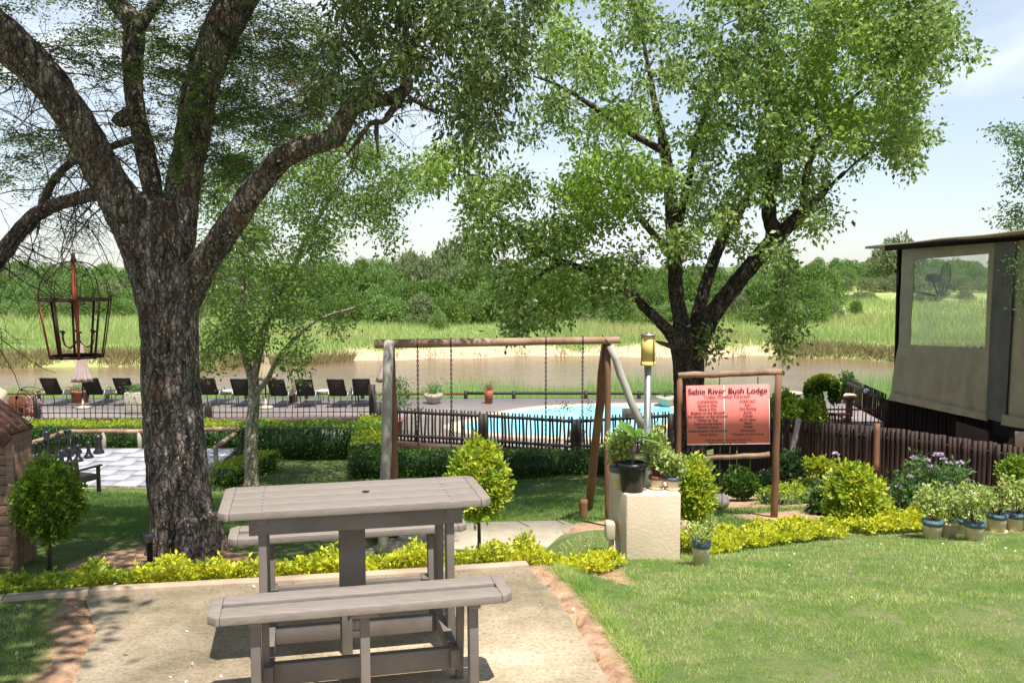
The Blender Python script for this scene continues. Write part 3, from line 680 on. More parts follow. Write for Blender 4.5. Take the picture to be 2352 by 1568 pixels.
MB().tube(s5[:, :3], s5[:, 3], 8).build('stem', M['twig'], T5, smooth=True)
tips5 = sample_poly([(2325, 595), (2345, 575), (2460, 540), (2480, 720), (2345, 715), (2338, 690), (2345, 650)], 44, lambda u, v: 12 + rng.uniform(-.3, .3))
w5 = MB(); grow(s5, tips5, w5, .01, .003); w5.build('branches', M['twig'], T5)
MB().quads(clumps(tips5, 70, .09, .045, .1, .35)).build('foliage', M['leaf_mid'], T5)

# ------------------------------------------------------------------ far bank vegetation
def crown_proto(lobes, n, size, seed, flat=.8, mat=None, name='crown'):
    r = np.random.default_rng(seed); Q = []; D = []
    for i in range(lobes):
        a = r.uniform(0, 2 * math.pi); e = r.uniform(.0, 1.35); rr = r.uniform(.22, .4)
        c = np.array([math.cos(a) * math.cos(e), math.sin(a) * math.cos(e), math.sin(e)]) * r.uniform(.45, .72)
        d = norm(r.normal(size=(n // lobes, 3))); d[:, 2] = np.abs(d[:, 2]) * 1.0 - .25
        Q.append(c + d * rr * r.uniform(.75, 1.1, (len(d), 1))); D.append(d + r.normal(size=d.shape) * .8)
    Q = np.vstack(Q); D = np.vstack(D)
    Q[:, 2] = (Q[:, 2] + .12) * flat
    return Q, D
protos = []
for i in range(8):
    Q, D = crown_proto(20 + 3 * i, 5200, .1, 40 + i)
    for mi, mk in enumerate(('leaf_far', 'leaf_far2', 'leaf_far3')):
        o = MB().quads(leafq(Q, D, .062, .8, .2)).build('crown', M[mk], base=(0, 0, 0)); col.objects.unlink(o); protos.append((i, mi, o.data))
tkm = MB().tube([(0, 0, -.15), (.02, 0, .2), (0, .02, .5)], [.05, .04, .02], 6).build('trunk', M['twig'], base=(0, 0, 0)); col.objects.unlink(tkm); tkm = tkm.data
def far_tree(u, d, topv, wid, kind, label, cat, group, base=None, i=None):
    x = (u - 1176) / FV * d; z = float(ground(x, d)); zt = P(u, topv, d)[2]; h = max(.6, zt - z) / .78
    w = S(wid, d) / 2 / .95
    r = empty('bush_tree' if cat == 'tree' else 'bush', (x, d, z), label, cat, group)
    i = rng.integers(0, 8) if i is None else i
    me = [p[2] for p in protos if p[0] == i and p[1] == kind][0]
    c = bpy.data.objects.new('crown', me); col.objects.link(c); c.parent = r; w = max(w, h / 2.3); c.scale = (w, w * 1.1, h); c.rotation_euler = (0, 0, rng.uniform(0, 6.28))
    if cat == 'tree':
        t = bpy.data.objects.new('trunk', tkm); col.objects.link(t); t.parent = r; t.scale = (h * .8, h * .8, h)
    return r
GD = 'dense green trees lining the far river bank'
GB = 'olive and green bushes on the far hillside'
for u in range(690, 1900, 44):
    for row, (dd, tv) in enumerate(((104, 660), (112, 628), (122, 606))):
        uu = u + rng.uniform(-18, 18) + row * 15
        t = tv + rng.uniform(-12, 18) + 12 * math.sin(uu * .021 + row) + (14 if uu > 1500 else 0) + (8 if 1250 < uu < 1500 else 0)
        if row == 0: t += rng.uniform(0, 30)
        far_tree(uu, dd + rng.uniform(-3, 3), t, rng.uniform(60, 115), int(rng.choice([0, 0, 0, 2, 2, 1])),
                 ['low rounded dark green tree at the front of the far bank thicket', 'dense green tree in the middle of the far bank thicket', 'tall green treetop along the skyline of the far bank thicket'][row], 'tree', GD)
for u in range(660, 1850, 52):
    far_tree(u + rng.uniform(-18, 18), 185 + rng.uniform(-10, 10), 604 + 7 * math.sin(u * .013) + rng.uniform(-7, 7), rng.uniform(60, 95), int(rng.choice([0, 2, 1])), 'distant treetop on the skyline behind the far bank thicket', 'tree', GD)
for u in range(-60, 740, 40):
    for row, (dd, tv, lb) in enumerate(((112, 690, 'low dark green bush fronting the thicket on the left of the far bank'), (128, 655, 'pale green bush on the rising left part of the far bank'), (150, 628, 'mid green bush high on the left far bank'), (185, 606, 'green treetop on the left skyline of the far bank'))):
        uu = u + rng.uniform(-18, 18)
        far_tree(uu, dd + rng.uniform(-5, 5), tv + rng.uniform(-10, 12), rng.uniform(55, 95), int(rng.choice([0, 1, 2])) if row < 3 else 2, lb, 'bush', GB)
for u in range(1800, 2400, 30):
    for row, (dd, tv, lb) in enumerate(((150, 668, 'olive bush on the open slope of the right far bank'), (185, 640, 'olive green bush midway up the right far bank'), (230, 615, 'bright green tree high on the right far bank'), (290, 600, 'green treetop on the right skyline beyond the tent'))):
        if row == 0 and rng.random() < .45: continue
        uu = u + rng.uniform(-16, 16)
        far_tree(uu, dd + rng.uniform(-6, 6), tv + rng.uniform(-8, 10) - (6 if uu > 2000 else 0), rng.uniform(45, 75), [1, 1, 2, 2][row], lb, 'bush', GB)
for (u, d, tv, w, k, lb) in ((1048, 128, 537, 100, 1, 'large round pale treetop standing above the centre skyline'), (930, 150, 578, 30, 1, 'small treetop poking above the skyline left of the big round one'), (960, 150, 586, 34, 1, 'lower treetop touching the left of the big round one'),
                             (2055, 200, 540, 60, 1, 'lone pale tree rising above the hill beside the tent roof'), (1965, 120, 690, 34, 0, 'small dark bush alone on the pale grass of the right far bank'), (1905, 112, 680, 80, 1, 'greyish bush at the foot of the right far slope'),
                             (1010, 96, 712, 60, 2, 'pale green bush in the grass before the far thicket'), (1860, 108, 650, 70, 0, 'dark green bush ending the thicket on its right')):
    far_tree(u, d, tv, w, k, lb, 'tree', None)

def blades(n, xy, hgt, wid, lean, mat, name, label=None, kind='stuff', zf=None, cat=None):
    x, y = xy[:, 0], xy[:, 1]; z = ground(x, y) if zf is None else zf; N = len(x)
    h = hgt * (.6 + .8 * rng.random(N)) if np.isscalar(hgt) else hgt
    a = rng.uniform(0, math.pi, N); w = wid * np.ones(N)
    A = np.zeros((N, 3, 3))
    A[:, 0] = np.c_[x - np.cos(a) * w / 2, y - np.sin(a) * w / 2, z - .02]
    A[:, 1] = np.c_[x + np.cos(a) * w / 2, y + np.sin(a) * w / 2, z - .02]
    l = rng.normal(size=(N, 2)) * (lean * h)[:, None]
    A[:, 2] = np.c_[x + l[:, 0], y + l[:, 1], z + h]
    o = MB().quads(A).build(name, mat, base=(0, 0, 0)); return tag(o, label, cat, kind=kind)
# reeds on the near bank
N = 62000
y = rng.uniform(30.2, 53, N); x = rng.uniform(-.62, .62, N) * y
k = np.array([noise.noise(Vector((a * .22, b * .12, 1))) for a, b in zip(x, y)])
hh = (.42 + 1.0 * np.clip(k + .28, 0, 1) + .35 * sm(x / y, -.12, 0) * (1 - sm(x / y, .2, .26)) * sm(y, 38, 44)) * (.6 + .7 * rng.random(N)) * (.55 + .45 * sm(y, 30, 40))
hh = hh * (1 + .8 * sm(x / y, .30, .42) * sm(y, 34, 42))
blades(N, np.c_[x, y], hh, .028 + 0 * x, .16, M['reed'], 'reeds', 'tall pale green reeds along the near river bank', cat='reeds')
# tall grass on the far bank
N = 120000
t = rng.random(N) ** 1.5 * 75; x = rng.uniform(-.62, .62, N) * (78 + t); y = bankline(x) + 1.2 + t
T_ = y - bankline(x); s_ = (1 - sm(T_ + 1.5 * wig(x, y, .12), 2.4, 5.0)) * sm(x, -22, -14) * (1 - sm(x, 21, 25))
keep = rng.random(N) > s_ * .985; x, y = x[keep], y[keep]
k = np.array([noise.noise(Vector((a * .08, b * .05, 4))) for a, b in zip(x, y)])
blades(len(x), np.c_[x, y], (.5 + 1.1 * np.clip(k + .3, 0, 1)) * (.6 + .6 * rng.random(len(x))), .075, .25, M['farg'], 'tall_grass', 'tall yellow green grass covering the far river bank', cat='grass')
# dry fringe at the far water's edge
N = 26000
x = rng.uniform(-50, 60, N); y = bankline(x) + rng.uniform(-.6, 1.9, N)
keep = (x < -13) | (x > 23) | (rng.random(N) < .05 * (np.sin(x * 1.7) > .2)); x, y = x[keep], y[keep]
blades(len(x), np.c_[x, y], .75 * (.6 + .6 * rng.random(len(x))), .07, .5, M['drygrass'], 'dry_grass', 'brown dry grass hanging over the far water edge', cat='grass')

# ------------------------------------------------------------------ lawns
def lawn_xy(N, y0, y1, pw=1.):
    q = rng.random(N); y = 1 / (1 / y0 + q * (1 / y1 - 1 / y0)); x = rng.uniform(-.60, .60, N) * y; return x, y
x, y = lawn_xy(470000, 3.6, 12.)
drt = dirt(x, y); keep = ~inpoly(x, y, PAT) & (rng.random(len(x)) > drt * .96)
keep &= ~((x < .5) & (y > np.interp(x, [-4, -2.85, -1.47, .1], [5.0, 5.12, 5.4, 5.7])) & (y < 6.5)); keep &= ~inpoly(x, y, [p[:2] for p in sl])
x, y = x[keep], y[keep]
pn = np.array([noise.noise(Vector((a * .9, b * .9, 7))) for a, b in zip(x[::1], y[::1])])
pf = np.array([noise.noise(Vector((a * 14, b * 11, 2))) for a, b in zip(x, y)])
kp_ = rng.random(len(x)) < .62 + 1.1 * pf; x, y, pn, pf = x[kp_], y[kp_], pn[kp_], pf[kp_]
hb = (.016 + .010 * np.clip(pn, -.5, .6) + .005 * np.clip(pf, -.4, .6)) * (.6 + .8 * rng.random(len(x))) * (.75 + .05 * y)
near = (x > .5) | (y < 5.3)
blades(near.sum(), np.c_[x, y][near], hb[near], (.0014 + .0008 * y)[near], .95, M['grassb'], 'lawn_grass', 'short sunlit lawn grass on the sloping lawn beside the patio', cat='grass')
lw = ~near
x2, y2 = lawn_xy(150000, 10, 18.); dd = dirt(x2, y2); k2 = (rng.random(len(x2)) > dd) & (x2 < 4.2)
x2, y2 = x2[k2], y2[k2]
xy = np.vstack([np.c_[x, y][lw], np.c_[x2, y2]]); hb2 = np.concatenate([hb[lw], .035 * (.6 + .8 * rng.random(len(x2)))])
blades(len(xy), xy, hb2, (.0018 + .0008 * xy[:, 1]), .6, M['grassd'], 'shaded_lawn_grass', 'shaded darker green grass on the lower lawn under the trees', cat='grass')
# grass tufts along the dirt edges
N = 9000
i = rng.integers(0, 4, N); pa = np.array([PAT[k + 2] for k in range(4)]); pb = np.array([PAT[k + 3] for k in range(4)]); t = rng.random(N)[:, None]
xy = pa[i] * (1 - t) + pb[i] * t + np.c_[.16 + .05 * rng.random(N), .03 * rng.random(N)] + rng.normal(size=(N, 2)) * .02
blades(N, xy, .03 * (.5 + rng.random(N)), .005, .9, M['grassb'], 'edge_grass', 'ragged longer grass along the bare dirt edge of the patio', cat='grass')
# leaf litter
N = 210
x = np.concatenate([rng.uniform(-3, .6, 70), .6 + 5.4 * rng.random(100) ** 1.3, rng.uniform(-4, 1, 40)]); y = np.concatenate([rng.uniform(3.9, 5.3, 70), 4.2 + 5.8 * rng.random(100) ** .8, rng.uniform(8.6, 12, 40)])
C = np.c_[x, y, np.where(inpoly(x, y, PAT), .004, ground(x, y) + .02)]
tag(MB().quads(leafq(C, rng.normal(size=(N, 3)) * [1, 1, .3], .026, .6, .3)).build('fallen_leaves', M['litter'], base=(0, 0, 0)), 'scattered dry fallen leaves on patio and lawn', 'leaves', kind='stuff')

# ------------------------------------------------------------------ golden ground cover strips
def strip(path, wid, hgt, dens, size, label, mat):
    Q = []
    for (a, b) in zip(path[:-1], path[1:]):
        a = np.array(a); b = np.array(b); L = np.linalg.norm(b - a); n = int(L * wid * dens)
        t = rng.random(n)[:, None]; w = (rng.random(n) - .5) * wid; nn = np.array([-(b - a)[1], (b - a)[0]]) / L
        q = a + (b - a) * t + nn * w[:, None]
        top = hgt * (1 - (2 * w / wid) ** 4 * .6) * (.7 + .85 * np.array([noise.noise(Vector((p[0] * 4, p[1] * 4, 0))) for p in q]))
        z = ground(q[:, 0], q[:, 1]) + top * (.35 + .65 * rng.random(n) ** .5)
        Q.append(np.c_[q, z])
    Q = np.vstack(Q); tuft = rng.random(len(Q)) < .05
    Q[tuft, 2] += rng.random(tuft.sum()) * .05
    D = rng.normal(size=Q.shape) * [.9, .9, .5] + [0, -.15, .65]
    o = MB().quads(leafq(Q, D, size, .5, .25)).build('ground_cover', mat, base=(0, 0, 0))
    return tag(o, label, 'ground cover', kind='stuff')
strip([(-4.2, 5.3), (-2.85, 5.46), (-2.3, 5.6)], .64, .25, 12500, .034, 'greener ground cover behind the kerb at the left frame edge', M['gold2'])
strip([(-2.3, 5.6), (-1.47, 5.74), (-.47, 5.93), (.15, 6.05)], .64, .24, 12500, .034, 'golden yellow ground cover lining the patio kerb behind the picnic table', M['gold'])
strip([(.1, 6.08), (.4, 6.3), (.66, 6.75)], .42, .17, 12500, .036, 'bushier golden ground cover at the patio corner left of the pillar', M['gold'])
strip([(1.35, 7.5), (1.9, 8.1), (2.6, 8.75), (3.2, 9.2)], .55, .2, 9500, .042, 'golden ground cover running from the pillar towards the round topiary', M['gold'])
strip([(3.6, 9.55), (4.2, 9.75), (4.75, 9.85)], .5, .22, 9500, .042, 'short golden ground cover patch in front of the row of pots', M['gold'])

# ------------------------------------------------------------------ hedges and topiary
def hedge(path, wid, hgt, z0, label, mside='hedge', mtop='hedge_top', size=.05, dens=900, grp=None, name='hedge', bare=0.):
    root = empty(name, (*np.mean(path, 0), z0), label, 'hedge', grp)
    s_ = MB(); t_ = MB(); core = MB()
    for a, b in zip(path[:-1], path[1:]):
        a = np.array(a, float); b = np.array(b, float); L = np.linalg.norm(b - a); t = (b - a) / L; nn = np.array([-t[1], t[0]])
        for sgn in (-1, 1):
            n = int(L * hgt * dens); q = a + t * (rng.random(n) * (L + wid) - wid / 2)[:, None] + nn * sgn * wid / 2
            z = z0 + rng.random(n) ** .9 * hgt
            kp = rng.random(n) > bare * (1 - (z - z0) / hgt)
            Q = np.c_[q, z][kp] + rng.normal(size=(kp.sum(), 3)) * .03
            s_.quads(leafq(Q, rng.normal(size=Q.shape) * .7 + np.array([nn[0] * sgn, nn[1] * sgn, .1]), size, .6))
        for e, sg in ((a, -1), (b, 1)):
            n = int(wid * hgt * dens); q = e + t * sg * wid / 2 + nn * ((rng.random(n) - .5) * wid)[:, None]
            Q = np.c_[q, z0 + rng.random(n) * hgt] + rng.normal(size=(n, 3)) * .03
            s_.quads(leafq(Q, rng.normal(size=Q.shape) * .7 + np.array([t[0] * sg, t[1] * sg, .1]), size, .6))
        n = int((L + wid) * wid * dens * 1.5); q = a + t * (rng.random(n) * (L + wid) - wid / 2)[:, None] + nn * ((rng.random(n) - .5) * (wid + .04))[:, None]
        Q = np.c_[q, z0 + hgt + rng.normal(size=n) * .018 + .02 * np.sin(q[:, 0] * 4)]
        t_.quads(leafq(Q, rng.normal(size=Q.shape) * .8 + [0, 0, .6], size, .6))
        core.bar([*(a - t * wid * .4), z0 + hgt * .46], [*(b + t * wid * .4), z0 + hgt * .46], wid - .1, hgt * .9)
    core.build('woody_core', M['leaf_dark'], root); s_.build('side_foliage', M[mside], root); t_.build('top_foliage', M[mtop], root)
    return root
hedge([(-12.6, 21.5), (-5.9, 21.4)], .8, .62, -2.35, 'long clipped hedge with a bright yellow top behind the chess board', grp=None, bare=.2)
hedge([(-5.6, 20.1), (-3.2, 20.0)], .7, .74, -2.25, 'tall clipped hedge behind the slim tree, between chess board and deck corner', bare=.35, mtop='topi_green')
hedge([(-3.3, 21.6), (-2.95, 18.4)], .55, .68, -2.28, 'short bright-topped hedge arm running out from the deck corner')
hedge([(-2.85, 18.0), (1.9, 17.9)], .6, .5, -2.22, 'dark clipped hedge at the foot of the pool deck fence', mtop='hedge')
hedge([(-5.35, 17.2), (-5.05, 18.4)], .5, .38, -2.2, 'small clipped hedge stub beside the slim tree and chess board', mside='topi_green')
def pt(u, v, d): return P(u, v, d)
hp = P(1785, 1140, 12.6); hq = P(1888, 1140, 13.4)
hedge([(hp[0], 12.5), (hq[0], 13.3)], .45, .42, -1.62, 'low wavy green hedge right of the weather sign post', mside='topi_green', size=.045)
def blob(u, v, rx, ry, d, mat, label, n=5200, size=.04, stem=None, cat='topiary', name='topiary', depth=None, egg=0., grp=None, rgh=.05, stemr=.018, leaf=None):
    c = P(u, v, d); a = S(rx, d); b = S(ry, d); dy = depth or a
    zb = float(ground(c[0], c[1])) if stem is None else P(u, stem, d)[2]
    root = empty(name, (c[0], c[1], min(zb, c[2] - b)), label, cat, grp)
    dd = norm(rng.normal(size=(n, 3))); rr = 1 + rgh * np.array([noise.noise(Vector(x * 2.6 + [u, 0, 0])) for x in dd]) * 2 + rgh * .9 * np.array([noise.noise(Vector(x * 7 + [u, 3, 0])) for x in dd]) * 2 + rng.normal(size=n) * rgh * .6
    k = 1 - egg * dd[:, 2]
    Q = c + dd * rr[:, None] * np.c_[a * k, dy * k, np.full(n, b)]
    Q[:, 2] = np.maximum(Q[:, 2], zb)
    D = dd * .7 + rng.normal(size=(n, 3)) * .6 + [0, 0, .25]
    f = MB().quads(leafq(Q - dd * size * .5, D, size, .5, .25))
    nt_ = int(n * .12); ti = rng.integers(0, n, nt_ // 6); TC = np.repeat(Q[ti], 6, 0) + np.repeat(dd[ti], 6, 0) * (np.tile(np.arange(6), len(ti)) * .012)[:, None]
    f0 = leafq(TC, np.repeat(dd[ti], 6, 0) * .6 + rng.normal(size=TC.shape) * .6 + [0, 0, .5], size * 1.15, .5, .25)
    m = 500; dq = norm(rng.normal(size=(m * 4, 3))); Q2 = c + dq * .8 * np.array([a, dy, b]) * rng.random((m * 4, 1)) ** .3
    f.quads(leafq(Q2, rng.normal(size=Q2.shape), size * 1.3, .7)); f.quads(f0); f.build('foliage', M[mat], root)
    if stem is not None:
        j = S(1, d); MB().tube([P(u, stem, d) - [0, 0, .05], P(u + 2, (stem + v + ry) / 2, d), [c[0], c[1], c[2] - b * .6]], [stemr * 1.2, stemr, stemr * .8], 7).build('stem', M['twig'], root, smooth=True)
    return root
blob(112, 1148, 69, 87, 8.7, 'topi_green', 'egg shaped green topiary on a thin stem beside the wooden shed', 9000, .042, 1306, egg=.08, rgh=.06)
blob(1099, 1106, 60, 84, 8.7, 'gold2', 'golden green topiary rising behind the right end of the picnic table', 8500, .042, 1288, rgh=.09)
blob(1594, 1128, 40, 74, 9.2, 'gold2', 'golden green topiary tucked behind the right side of the pillar', 7000, .042, 1225, rgh=.07)
blob(1963, 1142, 60, 72, 10.2, 'gold2', 'large round golden topiary on a stem in front of the palisade', 9500, .046, 1232, rgh=.08, egg=.1)
blob(1884, 1068, 31, 15, 13, 'hedge_top', 'small flat disc shaped topiary between sign post and round topiary', 2600, .04, 1115)
blob(2338, 1085, 36, 36, 12, 'topi_green', 'ball topiary at the right margin above the potted plants', 4500, .04, 1190)
blob(1800, 948, 36, 48, 19, 'topi_green', 'domed topiary showing above the palisade right of the red sign', 4200, .06)
blob(1856, 950, 28, 34, 19.2, 'topi_green', 'squat green topiary next to the foot of the looped one', 3200, .06)
for a in ((1640, 1112, 26, 24, 13.6, 'dark rounded shrub just right of the pillar topiary, above the hanging stone'), (1702, 1112, 40, 30, 13.2, 'dark rounded shrub seen between the legs of the sign frame'), (1755, 1108, 24, 22, 13.4, 'small dark shrub touching the right post of the sign frame')):
    blob(*a[:5], 'leaf_dark' if a[0] != 1702 else 'hedge', a[5], 3600, .045, cat='shrub', name='rounded_shrub')
blob(1918, 1160, 48, 52, 11.2, 'leaf_mid', 'loose leafy green shrub leaning on the left of the big round topiary', 3200, .07, cat='shrub', name='leafy_shrub', rgh=.2)
blob(1990, 1200, 40, 30, 11, 'leaf_mid', 'low green shrub at the right foot of the big round topiary', 2600, .06, cat='shrub', name='leafy_shrub', rgh=.2)
blob(1818, 1085, 30, 36, 14.5, 'leaf_dark', 'dark leafy shrub against the palisade behind the low hedge', 2500, .06, cat='shrub', name='leafy_shrub', rgh=.25)
blob(1945, 885, 16, 26, 24, 'leaf_mid', 'wispy grey green shrub at the corner of the sloping fence', 1500, .06, cat='shrub', name='leafy_shrub', rgh=.3)
blob(2078, 1210, 20, 24, 11, 'leaf_dark', 'dark leafy clump between round topiary and flowering bush', 1500, .05, cat='shrub', name='leafy_shrub', rgh=.3)
# looped topiary
lr = P(1880, 985, 19.4); lo = empty('looped_topiary', (lr[0], lr[1], -2.2), 'looped topiary clipped into a hook shape above the palisade', 'topiary')
path = smooth_pts([[*P(1880, 1000, 19.4), .17], [*P(1882, 960, 19.4), .16], [*P(1872, 925, 19.4), .17], [*P(1866, 895, 19.4), .16], [*P(1880, 880, 19.4), .15], [*P(1903, 879, 19.4), .14], [*P(1919, 894, 19.4), .13], [*P(1917, 914, 19.4), .11]], 8)
i = rng.integers(0, len(path), 9000); dd = norm(rng.normal(size=(9000, 3))); Q = path[i, :3] + dd * path[i, 3:4]
tp = dd[:, 2] > .45  # upward leaves take the brighter colour painted as sunlit
MB().quads(leafq(Q[~tp], dd[~tp] + rng.normal(size=Q[~tp].shape) * .6, .055, .6)).build('side_foliage', M['hedge'], lo)
MB().quads(leafq(Q[tp], dd[tp] + rng.normal(size=Q[tp].shape) * .6, .055, .6)).build('top_foliage', M['hedge_top'], lo)
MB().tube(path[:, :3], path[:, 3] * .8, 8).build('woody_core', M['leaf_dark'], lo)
# flowering bush
fb = P(2130, 1200, 11.6); FB = empty('flowering_bush', (fb[0], fb[1], -1.35), 'tall loose bush with purple flower heads in front of the palisade', 'flowering bush')
tipsF = sample_poly([(2060, 1190), (2050, 1120), (2090, 1070), (2110, 1045), (2150, 1080), (2160, 1060), (2175, 1065), (2215, 1075), (2200, 1130), (2190, 1200)], 120, lambda u, v: 11.6 + rng.uniform(-.35, .35))
sf = smooth_pts([[fb[0], fb[1], -1.4, .02], [fb[0], fb[1], -1.0, .015], [fb[0], fb[1], -.9, .01]], 4)
wf = MB(); grow(sf, tipsF, wf, .008, .003); wf.build('stems', M['twig'], FB)
MB().quads(clumps(tipsF, 44, .06, .06, 0, .45)).build('foliage', M['leaf_mid'], FB)
for (u, v) in ((2098, 1052), (2128, 1058), (2150, 1046), (2168, 1055), (2180, 1064), (2205, 1063), (2090, 1095), (2135, 1073), (2142, 1082), (2105, 1120), (2170, 1098), (2180, 1110), (2160, 1045), (2066, 1118), (1920, 1043)):
    c = P(u, v, 11.35); d_ = norm(rng.normal(size=(46, 3))); d_[:, 2] = np.abs(d_[:, 2])
    MB().quads(leafq(c + d_ * .022 * [1.3, 1.3, .8], d_, .022, .8)).build('flower_head', M['purple'], FB)

# ------------------------------------------------------------------ picnic table
th = R(13); e1 = np.array([math.cos(th), math.sin(th), 0]); e2 = np.array([-math.sin(th), math.cos(th), 0]); tc = np.array([-.755, 4.378, 0.])
PT = empty('picnic_table', tc, 'grey brown picnic table with two attached benches standing on the concrete patio', 'picnic table')
def TW(a, b, z): return tc + e1 * a + e2 * b + np.array([0, 0, z])
Mz = Matrix.Rotation(th, 3, 'Z')
def tbox(mb, a, b, z, sa, sb, sz): mb.box(TW(a, b, z), (sa, sb, sz), Mz)
def board_end(mb, a, b, z, w, L, t, ch, sgn):
    """end board with chamfered outer corners"""
    pts = [(a, b - L / 2), (a + sgn * (w - ch), b - L / 2), (a + sgn * w, b - L / 2 + ch), (a + sgn * w, b + L / 2 - ch), (a + sgn * (w - ch), b + L / 2), (a, b + L / 2)]
    n = len(pts); V = [TW(p, q, z - t / 2) for p, q in pts] + [TW(p, q, z + t / 2) for p, q in pts]
    i = np.arange(n); j = (i + 1) % n
    mb.add(V, np.stack([i, j, j + n, i + n], -1)); mb.f.append(i[::-1][None] + mb.n - 2 * n); mb.f.append((i + n)[None] + mb.n - 2 * n)
TL, TWd = 1.235, .52
for k in range(4):
    w = TWd / 4; m_ = MB(); tbox(m_, 0, -TWd / 2 + w * (k + .5), .762, TL - .10, w - .009, .036); pk_ = m_.build('tabletop_plank', M['ply'], PT, bevel=.003); planks = (planks if k else []) + [pk_]
for sg in (-1, 1):
    m_ = MB(); board_end(m_, sg * (TL / 2 - .049), 0, .762, .05, TWd, .036, .035, sg); m_.build('tabletop_end_board', M['ply'], PT, bevel=.003)
for sg in (-1, 1):
    m_ = MB(); tbox(m_, 0, sg * .19, .70, TL - .26, .03, .085); m_.build('apron', M['plyd'], PT, bevel=.003)
for a in (-.43, .43):
    m_ = MB(); tbox(m_, a, 0, .722, .05, .42, .042); m_.build('top_bearer', M['plyd'], PT, bevel=.003)
    for b in (-.155, .155):
        m_ = MB(); m_.bar(TW(a, b, .74), TW(a, b * 1.25, .0), .036, .075, up=e2); m_.build('table_leg', M['plyd'], PT, bevel=.003)
m_ = MB(); tbox(m_, -.02, 0, .41, .125, .045, .60); m_.build('centre_leg', M['plyd'], PT, bevel=.003)
for ctr, nm in ((-.50, 'bench'), (.62, 'bench')):
    sp_ = MB(); tbox(sp_, 0, ctr, .431, 1.10, .27, .01); seat = None
    for k, (off, w) in enumerate(((-.081, .105), (0.0, .034), (.081, .105))):
        m_ = MB(); tbox(m_, 0, ctr + off, .432 - (.012 if k == 1 else 0), 1.17, w, .036)
        m_.build('seat_plank', M['ply'], PT, bevel=.003)
    for sg in (-1, 1):
        m_ = MB(); board_end(m_, sg * .586, ctr, .432, .05, .268, .037, .035, sg); m_.build('seat_end_board', M['ply'], PT, bevel=.003)
    s2 = -1 if ctr < 0 else 1
    for a in (-.45, .0, .47):
        m_ = MB(); m_.bar(TW(a, ctr + .05 * s2, .412), TW(a, ctr + .07 * s2, 0), .04, .06, up=e2); m_.build('bench_leg', M['plyd'], PT, bevel=.003)
        m_ = MB(); tbox(m_, a, ctr, .402, .05 if a else .12, .22, .022); m_.build('seat_bearer', M['plyd'], PT, bevel=.002)
        if a:
            m_ = MB(); m_.bar(TW(a - .035 * np.sign(a), ctr - .06 * s2, .4), TW(a - .035 * np.sign(a), ctr - .10 * s2, .0), .03, .05, up=e2); m_.build('bench_strut', M['plyd'], PT, bevel=.002)
for a in (-.405, .405):
    m_ = MB(); tbox(m_, a, .06, .115, .04, 1.08, .09); m_.build('floor_rail', M['plyd'], PT, bevel=.003)
for b in (-.43, .0, .56):
    m_ = MB(); tbox(m_, 0, b, .11, .77, .038, .095 if b else .08); m_.build('cross_rail', M['plyd'], PT, bevel=.003)
m_ = MB(); tbox(m_, -.05, -.03, .16, .05, .03, .32); m_.build('centre_brace', M['plyd'], PT, bevel=.002)
MB().lathe([(.008, 0), (.008, .008), (0, .01)], TW(-.04, -.05, .2), 8).build('bolt', M['steel'], PT)
for a in (-.43, .43):
    for k in range(4):
        for dd_ in (-.03, .03): MB().lathe([(.0045, 0), (.004, .0006), (0, .0008)], TW(a, -TWd / 2 + TWd / 4 * (k + .5) + dd_, .7803), 7).build('screw_head', M['ink'], planks[k])
MB().lathe([(.016, 0), (.02, .002), (.0, .0025)], TW(.05, .02, .7795), 10).build('parasol_hole', M['ink'], PT)

# ------------------------------------------------------------------ swing frame
def log(mb, p, q, r1, r2, n=10, wob=.006, k=7):
    p = np.asarray(p, float); q = np.asarray(q, float); t = np.linspace(0, 1, k)[:, None]
    pts = p + (q - p) * t; pts[1:-1] += rng.normal(size=(k - 2, 3)) * wob
    mb.tube(pts, np.linspace(r1, r2, k) * (1 + rng.normal(size=k) * .02), n)
    return mb
bl = P(861, 790, 9.45); br = P(1422, 781, 10.2)
SW = empty('swing_frame', (bl[0], bl[1], -1.1), 'weathered log swing frame with four bare hanging chains on the lower lawn', 'swing')
log(MB(), bl, br, .047, .040, 14, .004).build('beam', M['logw'], SW, smooth=True)
def bp(u): return bl + (br - bl) * (u - 861) / (1422 - 861)
a = bp(892); log(MB(), a + [.0, -.03, .04], P(880, 1290, 9.2), .05, .055, 12).build('leg', M['logg'], SW, smooth=True)
log(MB(), a + [.0, .06, .0], P(905, 1240, 9.9), .045, .05, 12).build('leg', M['logb'], SW, smooth=True)
a = bp(1392); log(MB(), a + [0, .07, -.02], P(1352, 1166, 11.4), .052, .05, 12).build('leg', M['logb'], SW, smooth=True)
log(MB(), a + [.03, -.03, -.06], P(1476, 985, 10.15), .042, .042, 12).build('brace', M['logg'], SW, smooth=True)
log(MB(), a + [.01, .02, -.02], P(1397, 1232, 10.1), .034, .036, 12).build('leg', M['logb'], SW, smooth=True)
MB().tube([a + [-.055, -.0, .06], a + [-.01, -.06, .0], a + [.03, .0, -.05]], .006, 6).build('fixing_wire', M['chain'], SW)
def chain_mesh(mb, p, L, r=.0045, ln=.034):
    n = int(L / (ln * .72)); an = np.linspace(0, 2 * math.pi, 9)[:-1]
    for i in range(n):
        c = np.array(p) - [0, 0, i * ln * .72 + ln / 2]; ax = np.array([1, 0, 0]) if i % 2 else np.array([0, 1, 0])
        ring = [c + ax * math.cos(t) * ln * .28 + np.array([0, 0, 1]) * math.sin(t) * ln * .5 for t in an]
        ring.append(ring[0]); mb.tube(ring, r, 5, caps=False)
